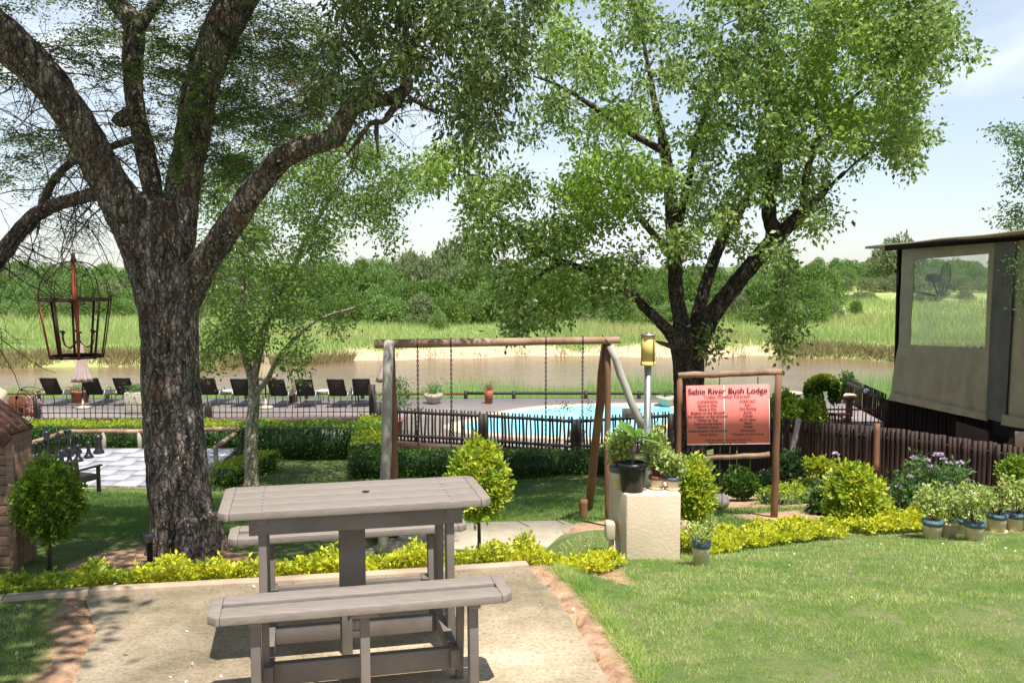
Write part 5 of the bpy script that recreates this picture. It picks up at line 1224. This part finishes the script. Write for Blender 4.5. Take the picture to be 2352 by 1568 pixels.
# planters on the deck
def planter(u, v, d, prof, mat, lb, fh, fw, fmat, nl=500, ls=.06, sq=False, name='planter'):
    x = (u - 1176) / FV * d; r = empty(name, (x, d, DZ), lb, 'planter')
    if sq: w, h = prof; po = MB().box((x, d, DZ + h / 2), (w, w, h)).build('pot', M[mat], r, bevel=.02); top = h
    else: po = MB().lathe(prof, (x, d, DZ), 20).build('pot', M[mat], r); top = prof[-1][1]
    MB().lathe([(.02, top * .9), (fw * .3, top + .01), (0, top + .02)], (x, d, DZ), 10).build('soil', M['soil'], po)
    Q = np.c_[rng.normal(size=(nl, 2)) * fw * .5, np.abs(rng.normal(size=nl)) * fh * .45] + [x, d, DZ + top]
    MB().quads(leafq(Q, rng.normal(size=(nl, 3)) + [0, 0, .8], ls, .4)).build('foliage', M[fmat], r)
bowl = [(.14, 0), (.19, .05), (.27, .2), (.3, .3), (.27, .3)]
planter(994, 920, 27.6, bowl, 'stonep', 'pale bowl planter with a grassy plant near the left swing chains', .35, .32, 'leaf_mid')
planter(1122, 920, 27.6, [(.11, 0), (.13, .25), (.15, .4), (.13, .4)], 'terra', 'terracotta planter with a dry reddish plant on the far deck edge', .25, .16, 'leaf_dry', 300, .05)
planter(1533, 921, 27, bowl, 'stonep', 'bowl planter by the far rail left of the leafy tree trunk', .2, .2, 'leaf_mid', 200)
planter(178, 920, 27.8, [(.2, 0), (.26, .3), (.3, .36), (.26, .36)], 'terra', 'terracotta planter below the pink umbrella behind the lantern', .2, .3, 'leaf_mid', 300)
planter(306, 958, 25.6, (.48, .62), 'stonep', 'pale square planter left of the old tree trunk', .2, .3, 'leaf_mid', 500, sq=True)
planter(670, 930, 27.9, [(.12, 0), (.14, .3), (.13, .32)], 'redwood', 'small red brown planter between two loungers', .3, .15, 'leaf_dry', 200, .05)
planter(68, 945, 25.1, [(.1, 0), (.14, .2), (.12, .2)], 'terra', 'pot of red and white flowers by the left railing post', .4, .14, 'redp', 260, .06)
x = (909 - 1176) / FV * 22.4; r = empty('potted_shrub', (x, 22.4, DZ), 'tall leafy shrub in a terracotta pot behind the left swing leg', 'potted plant')
MB().lathe([(.11, 0), (.15, .3), (.18, .34), (.16, .36), (0, .34)], (x, 22.4, DZ), 18).build('pot', M['terra'], r)
s6 = smooth_pts([[x, 22.4, DZ + .3, .02], [x, 22.4, DZ + .8, .015], [x, 22.4, DZ + 1.1, .01]], 4); tp6 = np.c_[x + rng.normal(size=42) * .2, 22.4 + rng.normal(size=42) * .2, DZ + rng.uniform(.6, 1.35, 42)]
w6 = MB(); grow(s6, tp6, w6, .01, .004); w6.build('stems', M['twig'], r); MB().quads(clumps(tp6, 34, .08, .06, 0, .45)).build('foliage', M['leaf_mid'], r)
x = (1326 - 1176) / FV * 21.3; r = empty('potted_bonsai', (x, 21.3, DZ), 'thin sparse shrub in a grey pot behind the fence corner post', 'potted plant')
MB().lathe([(.13, 0), (.2, .22), (.22, .26), (.2, .28), (0, .26)], (x, 21.3, DZ), 18).build('pot', M['metal'], r)
s6 = smooth_pts([[x, 21.3, DZ + .2, .018], [x + .06, 21.3, DZ + .6, .012], [x - .05, 21.3, DZ + 1.0, .008]], 4); tp6 = np.array([P(1300 + rng.uniform(-45, 60), 930 + rng.uniform(-8, 20), 21.3) for k in range(14)])
w6 = MB(); grow(s6, tp6, w6, .008, .004); w6.build('stems', M['twig'], r); MB().quads(clumps(tp6, 14, .05, .05, 0, .45)).build('foliage', M['leaf_dark'], r)
# brown wooden chairs and cream canopy at far left
for k, (u, lb) in enumerate(((26, 'brown wooden armchair on the deck, nearest the left frame edge'), (41, 'brown wooden armchair right beside the leftmost one'))):
    x = (u - 1176) / FV * 25.2; r = empty('wooden_armchair', (x, 25.2, DZ), lb, 'armchair')
    for s_ in (-1, 1):
        MB().box((x + s_ * .13, 25.2, DZ + .24), (.04, .3, .48)).build('side_frame', M['redwood'], r, bevel=.006)
    MB().box((x, 25.12, DZ + .42), (.26, .03, .3)).build('backrest', M['redwood'], r, bevel=.006); MB().box((x, 25.22, DZ + .26), (.24, .26, .04)).build('seat', M['redwood'], r, bevel=.006)
r = empty('cream_parasol', (-14.6, 26, DZ), 'corner of an open cream parasol at the left frame edge', 'umbrella')
MB().tube([(-14.6, 26, DZ), (-14.6, 26, -.9)], .03, 8).build('pole', M['logd'], r)
cc = np.array([-15.5, 26, -.98]); k1 = P(2, 906, 26); V = [cc] + [np.array([cc[0] + math.cos(a) * (k1[0] - cc[0]), 26 + math.sin(a) * 1.2, k1[2]]) for a in np.arange(8) * math.pi / 4]; V2 = [v - np.array([0, 0, .16]) for v in V[1:]]
MB().add(V + V2, [[0, 1 + i, 1 + (i + 1) % 8] for i in range(8)] + [[1 + i, 9 + i, 9 + (i + 1) % 8, 1 + (i + 1) % 8] for i in range(8)]).build('canopy', M['creamcl'], r)

# ------------------------------------------------------------------ chess board and pieces
CZ = -2.12; X0, X1, Y0, Y1 = -9.64, -6.08, 16.86, 20.42; q8 = (X1 - X0) / 8
CB = empty('chess_board', ((X0 + X1) / 2, (Y0 + Y1) / 2, CZ - .1), 'giant outdoor chess board of pale and grey tiles on the lawn', 'chess board')
a_, b_ = MB(), MB()
for i in range(8):
    for j in range(8):
        (a_ if (i + j) % 2 else b_).box((X0 + q8 * (i + .5), Y0 + q8 * (j + .5), CZ - .02), (q8 - .004, q8 - .004, .04))
a_.build('pale_squares', M['sq_l'], CB); b_.build('grey_squares', M['sq_d'], CB)
k_ = MB(); k_.box(((X0 + X1) / 2, (Y0 + Y1) / 2, CZ - .13), (X1 - X0 + .1, Y1 - Y0 + .1, .18)); k_.build('kerb', M['kerb'], CB)
PR = {'pawn': [(.10, 0), (.10, .04), (.075, .07), (.05, .11), (.035, .2), (.055, .225), (.03, .24), (.055, .28), (.06, .31), (.045, .35), (0, .37)],
      'rook': [(.115, 0), (.115, .05), (.08, .09), (.06, .2), (.07, .3), (.085, .31), (.085, .4), (.06, .4), (.06, .37), (0, .37)],
      'knight': [(.115, 0), (.115, .05), (.08, .09), (.06, .14), (.05, .18), (0, .18)],
      'bishop': [(.115, 0), (.115, .05), (.08, .09), (.045, .2), (.04, .33), (.075, .35), (.04, .37), (.065, .43), (.05, .5), (.015, .54), (.02, .56), (0, .575)],
      'queen': [(.12, 0), (.12, .05), (.09, .09), (.05, .22), (.045, .38), (.085, .4), (.05, .42), (.08, .55), (.085, .56), (.04, .57), (.025, .6), (0, .61)],
      'king': [(.12, 0), (.12, .05), (.09, .1), (.055, .24), (.05, .4), (.09, .42), (.055, .45), (.085, .58), (.06, .62), (.02, .63), (0, .64)]}
protoP = {}
for i, (u, v, t, lb) in enumerate(((160, 1066, 'pawn', 'black chess pawn nearest the dark bench, front of its row'), (180, 1059, 'pawn', 'black chess pawn second in the row on the board'), (204, 1051, 'pawn', 'black chess pawn third in the row on the board'),
    (227, 1041, 'rook', 'black chess rook standing furthest right on the board'), (176, 1041, 'knight', 'black chess knight beside the rook near the back rail'), (157, 1047, 'queen', 'black chess queen between knight and king'),
    (135, 1050, 'bishop', 'black chess bishop just right of the king'), (109, 1056, 'king', 'tallest black chess king crossing the log rail'), (86, 1060, 'knight', 'black chess knight left of the king'), (69, 1072, 'pawn', 'black chess pawn half hidden by the shed'), (143, 1072, 'pawn', 'black chess pawn right above the green topiary'))):
    q = G(u, v, CZ)
    if t not in protoP:
        r = empty('chess_' + t, (0, 0, 0), lb, 'chess piece', 'black giant chess pieces'); MB().lathe(PR[t], (0, 0, 0), 20).build('body', M['black'], r, smooth=True)
        if t == 'knight':
            hd = smooth_pts([[0, 0, .16, .05], [0, .01, .26, .055], [0, -.005, .36, .05], [.02, -.04, .41, .042], [.03, -.10, .37, .028]], 4); MB().tube(hd[:, :3], hd[:, 3], 12).build('horse_head', M['black'], r, smooth=True)
        if t == 'king': MB().box((0, 0, .68), (.022, .022, .1)).box((0, 0, .69), (.07, .02, .022)).build('cross', M['black'], r)
        protoP[t] = r
    else: r = copy_tree(protoP[t])
    place(r, q, rng.uniform(0, 1), 1, lb)
CR = empty('chess_rail', (P(240, 990, 20.6)[0], 20.6, -2.2), 'weathered log rail around the chess board', 'rail')
zz = P(156, 990, 20.7)[2]
rp = [P(63, 1021, 19.0), P(156, 990, 20.7), P(320, 990, 20.7), P(557, 984, 20.6), P(495, 1027, 18.)]
for a, b in zip(rp[:-1], rp[1:]): log(MB(), a, b, .05, .05, 10, .006).build('rail', M['logw'], CR, smooth=True)
for p in rp + [P(238, 990, 20.7), P(430, 988, 20.7)]: log(MB(), [p[0], p[1], -2.4], [p[0], p[1], p[2]], .05, .05, 10, 0, 3).build('post', M['logg'], CR, smooth=True)
# dark bench
bq = P(175, 1140, 15.7); BN = empty('garden_bench', (bq[0], 15.7, -2.02), 'dark garden bench beside the chess board, partly behind the green topiary', 'bench')
bd = norm(np.array([-.93, .36, 0])); bf = np.array([.36, .93, 0]); b0 = P(184, 1147, 15.6); b0[2] = -2.03
def BP(a, f, z): return b0 + bd * a + bf * f + np.array([0, 0, z])
for a in (0, 1.2):
    MB().bar(BP(a, 0, 0), BP(a, -.06, .62), .06, .05, up=bf).build('back_post', M['logd'], BN, bevel=.004)
    MB().bar(BP(a, .42, 0), BP(a, .42, .45), .055, .05, up=bf).build('front_leg', M['logd'], BN, bevel=.004)
    MB().bar(BP(a, -.04, .46), BP(a, .5, .46), .06, .03).build('armrest', M['logd'], BN, bevel=.004)
    MB().bar(BP(a, 0, .26), BP(a, .42, .26), .04, .06).build('seat_bearer', M['logd'], BN, bevel=.004)
for k in range(4): MB().bar(BP(0, .03 + .12 * k, .30), BP(1.2, .03 + .12 * k, .30), .1, .025).build('seat_slat', M['logd'], BN, bevel=.003)
MB().bar(BP(0, -.05, .57), BP(1.2, -.05, .57), .03, .08).build('back_rail', M['logd'], BN, bevel=.003)
for k in range(8): MB().bar(BP(.12 + .14 * k, -.045, .55), BP(.12 + .14 * k, -.01, .3), .05, .015, up=bf).build('back_slat', M['logd'], BN, bevel=.002)

# ------------------------------------------------------------------ shed
SX, SY = P(37, 1318, 8.8)[0], 8.8; sz = -1.12; ez = P(60, 985, 8.8)[2]
SH = empty('garden_shed', (SX - .8, SY + .2, sz), 'small brown wooden shed with a steep plank roof at the left edge', 'shed')
fw = MB(); nb = 15; hb_ = (ez + .05 - sz) / nb
for k in range(nb): fw.box((SX - .85, SY, sz + hb_ * (k + .5)), (1.7, .03 + .0, hb_ - .008))
fw.box((SX - .85, SY + .03, (sz + ez) / 2), (1.68, .02, ez - sz)); fw.build('front_wall', M['shed'], SH, bevel=.004)
sw = MB()
for k in range(4): sw.box((SX + .005, SY + .07 + .085 * k, (sz + ez) / 2), (.03, .078, ez - sz + .02 * (k % 2)))
sw.build('side_wall', M['shed'], SH, bevel=.004)
MB().box((SX + .0, SY - .02, (sz + ez) / 2), (.075, .03, ez - sz)).build('corner_board', M['shed'], SH, bevel=.004)
rf = MB(); pk = np.array([SX - .85, 0, ez + .72]); ev = np.array([SX + .05, 0, ez - .04]); ev2 = np.array([2 * pk[0] - ev[0], 0, ev[2]])
for e_ in (ev, ev2):
    for k in range(4): rf.bar([e_[0], SY - .10 + .125 * k, e_[2]], [pk[0], SY - .10 + .125 * k, pk[2]], .118, .03, up=(-.6, 0, .8))
rf.build('roof', M['shedroof'], SH)
MB().bar([ev[0] + .02, SY - .18, ev[2] - .06], [pk[0], SY - .18, pk[2] - .05], .03, .13, up=(-.6, 0, .8)).build('barge_board', M['shedroof'], SH, bevel=.004)
MB().add([[SX, SY - .005, ez + .03], [pk[0], SY - .005, pk[2] - .05], [2 * pk[0] - SX, SY - .005, ez + .03]], [[0, 1, 2]]).build('gable', M['shedroof'], SH)

# ------------------------------------------------------------------ palisade, terrace
pmp = [picket_mesh(1.32, .034, .006, 60 + i, M['pal'], 7) for i in range(9)]
pa, pb_, pc = P(1640, 965, 17.4), P(1800, 966, 16.2), P(2060, 990, 14.6)
pd = P(2400, 1040, 13.3)
def zb(p): return p[2] - 1.28
fence([pa, pb_], 'palisade_fence', 'dark pole palisade behind the red sign board', pmp, .076, 1.3, [zb(pa), zb(pb_)], .045, (1.14,), 1.1, .06, M['pal'], .2, .006, .07, False)
fence([pb_, pc], 'palisade_fence', 'brown pole palisade behind the big round golden topiary', pmp, .078, 1.3, [zb(pb_), zb(pc)], .045, (1.12,), 1.1, .06, M['pal'], .2, .006, -.07, False)
fence([pc, pd], 'palisade_fence', 'dark brown pole palisade behind the flowering bush, below the tent', pmp, .068, 1.3, [zb(pc), zb(pd)], .045, (1.14,), 1.1, .06, M['pal'], .15, .006, -.07, False)
m_ = log(MB(), P(1812, 1070, 15.6), P(1835, 962, 15.9), .05, .05, 10, 0).build('fence_prop', M['logg']); tag(m_, 'pale slanting post leaning on the palisade right of the sign', 'post')
m_ = log(MB(), P(2012, 1080, 14.6), P(2015, 972, 14.7), .05, .045, 10, 0).build('gate_post', M['logb']); tag(m_, 'reddish round post standing in front of the palisade above the round topiary', 'post')
TZ = -1.62
tag(MB().prism([(5.6, 19.7), (9.6, 19.7), (9.6, 25.5), (5.6, 25.5)], TZ - .5, TZ).build('terrace', M['decktop'], base=(0, 0, 0)), kind='structure')
pmr = [picket_mesh(.55, .012, .008, 90 + i, M['redwood'], 5) for i in range(5)]
ra, rb2 = P(1893, 972, 19.8), P(2040, 972, 19.8)
fence([ra, rb2], 'terrace_railing', 'reddish picket railing of the terrace left of the tent', pmr, .085, .55, [TZ, TZ], .02, (.06, .47), .56, .03, M['redwood'])
pms = [picket_mesh(.62, .02, .01, 120 + i, M['pal'], 5) for i in range(5)]
sa, sb = P(1956, 876, 21.8), P(2036, 912, 19.2)
fence([sa, sb], 'sloping_fence', 'dark log topped fence sloping down towards the tent', pms, .13, .62, [sa[2] - .55, sb[2] - .55], .05, (.5,), .5, .05, M['pal'], rside=.08)
def round_table(u, v, d, lb, w=.3):
    p = P(u, v, d); r = empty('garden_table', (p[0], d, TZ), lb, 'garden table'); h = p[2] - TZ
    MB().lathe([(0, h - .05), (w, h - .05), (w + .02, h - .02), (w, h), (0, h)], (p[0], d, TZ), 18).build('table_top', M['coping'], r)
    MB().lathe([(w * .9, h - .12), (w * .9, h - .05)], (p[0], d, TZ), 18).build('apron', M['redwood'], r)
    MB().lathe([(.12, 0), (.05, .1), (.05, h - .1), (w * .8, h - .06)], (p[0], d, TZ), 12).build('pedestal', M['redwood'], r)
round_table(1820, 900, 21.4, 'garden table with pale round top left of the looped topiary', .21)
round_table(1948, 905, 21, 'garden table with pale round top right of the looped topiary', .19)
for k, (u, v) in enumerate(((1905, 945), (1940, 950), (1912, 960))):
    p = P(u, v, 20.6); r = empty('garden_stool', (p[0], 20.6, TZ), ['low reddish stool just inside the terrace railing, upper left', 'low reddish stool behind the middle of the terrace railing', 'low reddish stool at the foot of the looped topiary'][k], 'stool')
    MB().box((p[0], 20.6, TZ + .24), (.26, .26, .03)).build('seat', M['terra'], r, bevel=.005)
    for a in (-1, 1):
        for b in (-1, 1): MB().box((p[0] + a * .1, 20.6 + b * .1, TZ + .115), (.03, .03, .23)).build('leg', M['redwood'], r)
p = P(1990, 897, 20.2); r = empty('globe_lamp', (p[0], 20.2, TZ), 'small white globe lamp by the sloping fence', 'lamp')
MB().lathe([(.0, -.06), (.045, -.045), (.06, 0), (.045, .045), (0, .06)], p, 14).build('globe', M['white'], r, smooth=True); MB().tube([[p[0], 20.2, TZ], [p[0], 20.2, p[2] - .05]], .012, 6).build('stem', M['logd'], r)

# ------------------------------------------------------------------ tent
wa, wb = np.array([(2068 - 1176) / FV * 18., 18.]), np.array([(2352 - 1176) / FV * 14.2, 14.2])
wn = norm(np.array([-(wb - wa)[1], (wb - wa)[0]])); wn = wn if wn[0] < 0 else -wn
def WP(u, v, off=0.):
    r = ray(u, v); o = wa + wn * off; t = ((o) @ wn) / (r[:2] @ wn); return np.array([0, 0, H]) + r * t
TN = empty('safari_tent', (7.75, 16, -2.3), 'khaki canvas tent building with a clear window on a dark timber base', 'tent')
def panel(c, nu, nv, fold=0., ph=0., off=0., thick=.01, fq=9, gath=None):
    """c: TL,TR,BR,BL picture corners on the wall"""
    c = np.array(c, float); V = []; V2 = []
    for j in range(nv + 1):
        for i in range(nu + 1):
            s_, t_ = i / nu, j / nv; q = (c[0] * (1 - s_) + c[1] * s_) * (1 - t_) + (c[3] * (1 - s_) + c[2] * s_) * t_
            w = off + fold * (t_ ** 1.1) * (1.25 - t_) * (math.sin(s_ * fq * 6.28 / 2 + ph + t_ * 1.3) + .5 * math.sin(s_ * fq * 1.7 * 3.14 + 1 + ph)) + .012 * noise.noise(Vector((s_ * 6 + ph, t_ * 5, 0)))
            V.append(WP(q[0], q[1]) + np.array([wn[0], wn[1], 0]) * w); V2.append(V[-1] - np.array([wn[0], wn[1], 0]) * thick)
    idx = np.arange((nu + 1) * (nv + 1)).reshape(nv + 1, nu + 1); Fq = np.stack([idx[:-1, :-1], idx[1:, :-1], idx[1:, 1:], idx[:-1, 1:]], -1).reshape(-1, 4)
    return MB().add(V, Fq).add(V2, Fq[:, ::-1])
WT = [(2100, 596), (2271, 583), (2262, 801), (2090, 790)]
panel([(2072, 572), (2290, 548), (2271, 583), (2100, 596)], 24, 5, .01, 0).build('wall_panel', M['canvas'], TN, smooth=True)
panel([(2072, 572), (2100, 596), (2090, 790), (2064, 800)], 5, 24, .006, 1).build('wall_panel', M['canvas'], TN, smooth=True)
panel([(2271, 583), (2294, 548), (2284, 806), (2262, 801)], 5, 24, .006, 2).build('wall_panel', M['canvas'], TN, smooth=True)
panel([(2064, 800), (2090, 790), (2262, 801), (2284, 806)], 1, 1).build('x', M['canvas']).name = 'tmp'
bpy.data.objects.remove(bpy.data.objects['tmp'])
panel([(2064, 790), (2286, 801), (2274, 952), (2051, 903)], 60, 24, .075, .5, fq=11).build('wall_panel', M['canvas'], TN, smooth=True)
panel([(2051, 901), (2274, 950), (2270, 966), (2046, 918)], 60, 5, .03, .5, .04, fq=11).build('hem', M['canvas'], TN, smooth=True)
panel(WT, 6, 6, .0, 0, -.02, .004).build('clear_window', M['pane'], TN, smooth=True)
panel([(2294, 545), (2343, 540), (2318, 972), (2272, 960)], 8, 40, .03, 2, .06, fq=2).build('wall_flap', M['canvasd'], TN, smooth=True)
panel([(2326, 541), (2440, 528), (2470, 1000), (2300, 968)], 40, 40, .07, 3, .02, fq=6).build('wall_panel', M['canvas'], TN, smooth=True)
panel([(2312, 950), (2470, 985), (2470, 1000), (2308, 975)], 40, 4, .04, 3, .08, fq=6).build('hem', M['canvas'], TN, smooth=True)
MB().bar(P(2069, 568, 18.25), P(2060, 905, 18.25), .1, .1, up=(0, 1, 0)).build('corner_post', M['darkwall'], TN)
ra_, rb_ = P(1987, 566, 19.6), P(2420, 521, 13.2)
dx = np.array([6.5, .3, -.1])
ro = MB(); V = []
nseg = 14
for i in range(nseg + 1):
    p = ra_ + (rb_ - ra_) * i / nseg + np.array([0, 0, .008 * math.sin(i * 1.1) * (0 < i < nseg)])
    for q in (p, p + dx): V += [q, q - [0, 0, .05]]
F_ = []
for i in range(nseg):
    a, b = i * 4, i * 4 + 4; F_ += [[a, b, b + 2, a + 2], [a + 1, a + 3, b + 3, b + 1], [a, a + 1, b + 1, b], [a + 2, b + 2, b + 3, a + 3]]
F_ += [[0, 2, 3, 1], [nseg * 4, nseg * 4 + 1, nseg * 4 + 3, nseg * 4 + 2]]
ro.add(V, np.array(F_)).build('roof_sheet', M['canvasl'], TN)
MB().bar(P(2035, 570, 18.3) + [0, 0, -.0], P(2430, 538, 13.4), .06, .10).build('eaves_beam', M['darkwall'], TN)
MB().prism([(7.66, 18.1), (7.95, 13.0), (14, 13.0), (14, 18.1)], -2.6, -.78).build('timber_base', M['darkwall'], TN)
sk = MB(); 
for i in range(26):
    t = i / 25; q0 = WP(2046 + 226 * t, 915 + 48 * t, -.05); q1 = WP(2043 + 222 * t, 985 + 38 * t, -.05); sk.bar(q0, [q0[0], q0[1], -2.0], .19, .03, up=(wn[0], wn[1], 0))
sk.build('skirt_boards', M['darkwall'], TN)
MB().bar(WP(2333, 1008, .0), WP(2400, 1014, .0), .02, .24, up=(0, 0, 1)).build('pale_panel', M['cream'], TN)
# picket rail seen through the window
for k in range(9):
    p = P(2126 + k * 16, 806, 23.5); MB().box((p[0], 23.5, p[2] - .25), (.07, .04, .72)).build('balustrade_picket', M['darkwall'], TN)
# fan
fc = P(2158, 640, 17.2); FN = empty('wall_fan', fc, 'black caged fan seen through the clear tent window', 'fan')
ax = norm(np.array([.86, -.35, -.12])); uu = norm(np.cross(ax, [0, 0, 1])); vv = np.cross(uu, ax); cg = MB(); fr0 = .33; c0 = fc + ax * .08
for rr, o_2 in ((fr0, 0), (fr0 * .8, .06), (fr0 * .5, .09), (fr0 * .8, -.06), (.08, .1)): cg.tube([c0 + ax * o_2 + (uu * math.cos(t) + vv * math.sin(t)) * rr for t in np.linspace(0, 6.283, 25)], .007, 5, caps=False)
for t in np.linspace(0, 6.283, 25)[:-1]: d_ = uu * math.cos(t) + vv * math.sin(t); cg.tube([c0 + ax * .1 + d_ * .05, c0 + ax * .06 + d_ * fr0 * .8, c0 + d_ * fr0, c0 - ax * .06 + d_ * fr0 * .8, c0 - ax * .08 + d_ * .1], .004, 4, caps=False)
cg.build('cage', M['black'], FN)
for k in range(4):
    t = k * 1.57; d_ = uu * math.cos(t) + vv * math.sin(t); s_ = norm(np.cross(ax, d_)); MB().add([c0 + d_ * .04 - s_ * .02, c0 + d_ * .27 - s_ * .08 + ax * .03, c0 + d_ * .27 + s_ * .07 - ax * .03, c0 + d_ * .04 + s_ * .03], [[0, 1, 2, 3]]).build('blade', M['black'], FN)
MB().tube([c0 - ax * .05, c0 - ax * .2, c0 - ax * .32], [.07, .085, .05], 14).build('motor', M['black'], FN, smooth=True)
MB().tube([c0 - ax * .2 - [0, 0, .05], c0 - ax * .1 - [0, 0, .3], c0 - ax * .15 - [0, 0, .42]], .02, 8).build('bracket', M['black'], FN)
e = WP(2066, 662, -.1); MB().tube([c0 - ax * .12 - [0, 0, .33], e], .018, 8).build('wall_arm', M['black'], FN)

# ------------------------------------------------------------------ camera, sky, sun
cd_ = bpy.data.cameras.new('camera'); cam = bpy.data.objects.new('camera', cd_); col.objects.link(cam)
cam.location = (0, 0, H); cam.rotation_euler = (math.pi / 2 - PITCH, 0, 0)
cd_.sensor_fit = 'HORIZONTAL'; cd_.sensor_width = 36; cd_.lens = 36 * FV / 2352; cd_.clip_end = 3000; cd_.clip_start = .05
scn.camera = cam
to_sun = Vector((.19, -.36, 1)).normalized(); el = math.asin(to_sun.z)
sd = bpy.data.lights.new('sun', 'SUN'); sd.energy = 5.0; sd.angle = R(.53); sd.color = (1, .955, .89)
so = bpy.data.objects.new('sun', sd); col.objects.link(so); so.rotation_euler = to_sun.to_track_quat('Z', 'Y').to_euler(); so.location = (3, -3, 20)
w = bpy.data.worlds.new('World'); scn.world = w; w.use_nodes = True; nt = w.node_tree; nt.nodes.clear()
out = nt.nodes.new('ShaderNodeOutputWorld'); bg = nt.nodes.new('ShaderNodeBackground'); nt.links.new(bg.outputs[0], out.inputs[0])
sky = nt.nodes.new('ShaderNodeTexSky'); sky.sky_type = 'NISHITA'; sky.sun_disc = False; sky.sun_elevation = el; sky.sun_rotation = math.atan2(to_sun.x, to_sun.y)
sky.air_density = 1.0; sky.dust_density = .5; sky.ozone_density = 1.0
bg.inputs[1].default_value = .088
tcd = nt.nodes.new('ShaderNodeTexCoord'); mp = nt.nodes.new('ShaderNodeMapping'); mp.inputs['Scale'].default_value = (1, 1, 2.6); mp.inputs['Location'].default_value = (.35, 0, .1)
nt.links.new(tcd.outputs['Generated'], mp.inputs[0])
nz = nt.nodes.new('ShaderNodeTexNoise'); nz.inputs['Scale'].default_value = 2.3; nz.inputs['Detail'].default_value = 8; nz.inputs['Roughness'].default_value = .55; nt.links.new(mp.outputs[0], nz.inputs['Vector'])
cr = ramp(nt, nz.outputs['Fac'], [(.46, (.4, .4, .4)), (.54, (.58, .58, .58)), (.62, (1, 1, 1))])
sx_ = nt.nodes.new('ShaderNodeSeparateXYZ'); nt.links.new(tcd.outputs['Generated'], sx_.inputs[0])
hz_ = ramp(nt, sx_.outputs[2], [(.3, (1, 1, 1)), (.6, (.12, .12, .12))])
mm_ = nnode(nt, 'ShaderNodeMixRGB', blend_type='MULTIPLY'); mm_.inputs[0].default_value = 1; nt.links.new(cr, mm_.inputs[1]); nt.links.new(hz_, mm_.inputs[2]); cr = mm_.outputs[0]
mx = nt.nodes.new('ShaderNodeMixRGB'); nt.links.new(cr, mx.inputs[0]); nt.links.new(sky.outputs[0], mx.inputs[1]); mx.inputs[2].default_value = (7.0, 7.6, 8.3, 1)
nt.links.new(mx.outputs[0], bg.inputs[0])
scn.view_settings.view_transform = 'Standard'; scn.view_settings.look = 'None'; scn.view_settings.exposure = .78; scn.view_settings.gamma = 1
scn.cycles.max_bounces = 8; scn.cycles.transparent_max_bounces = 12
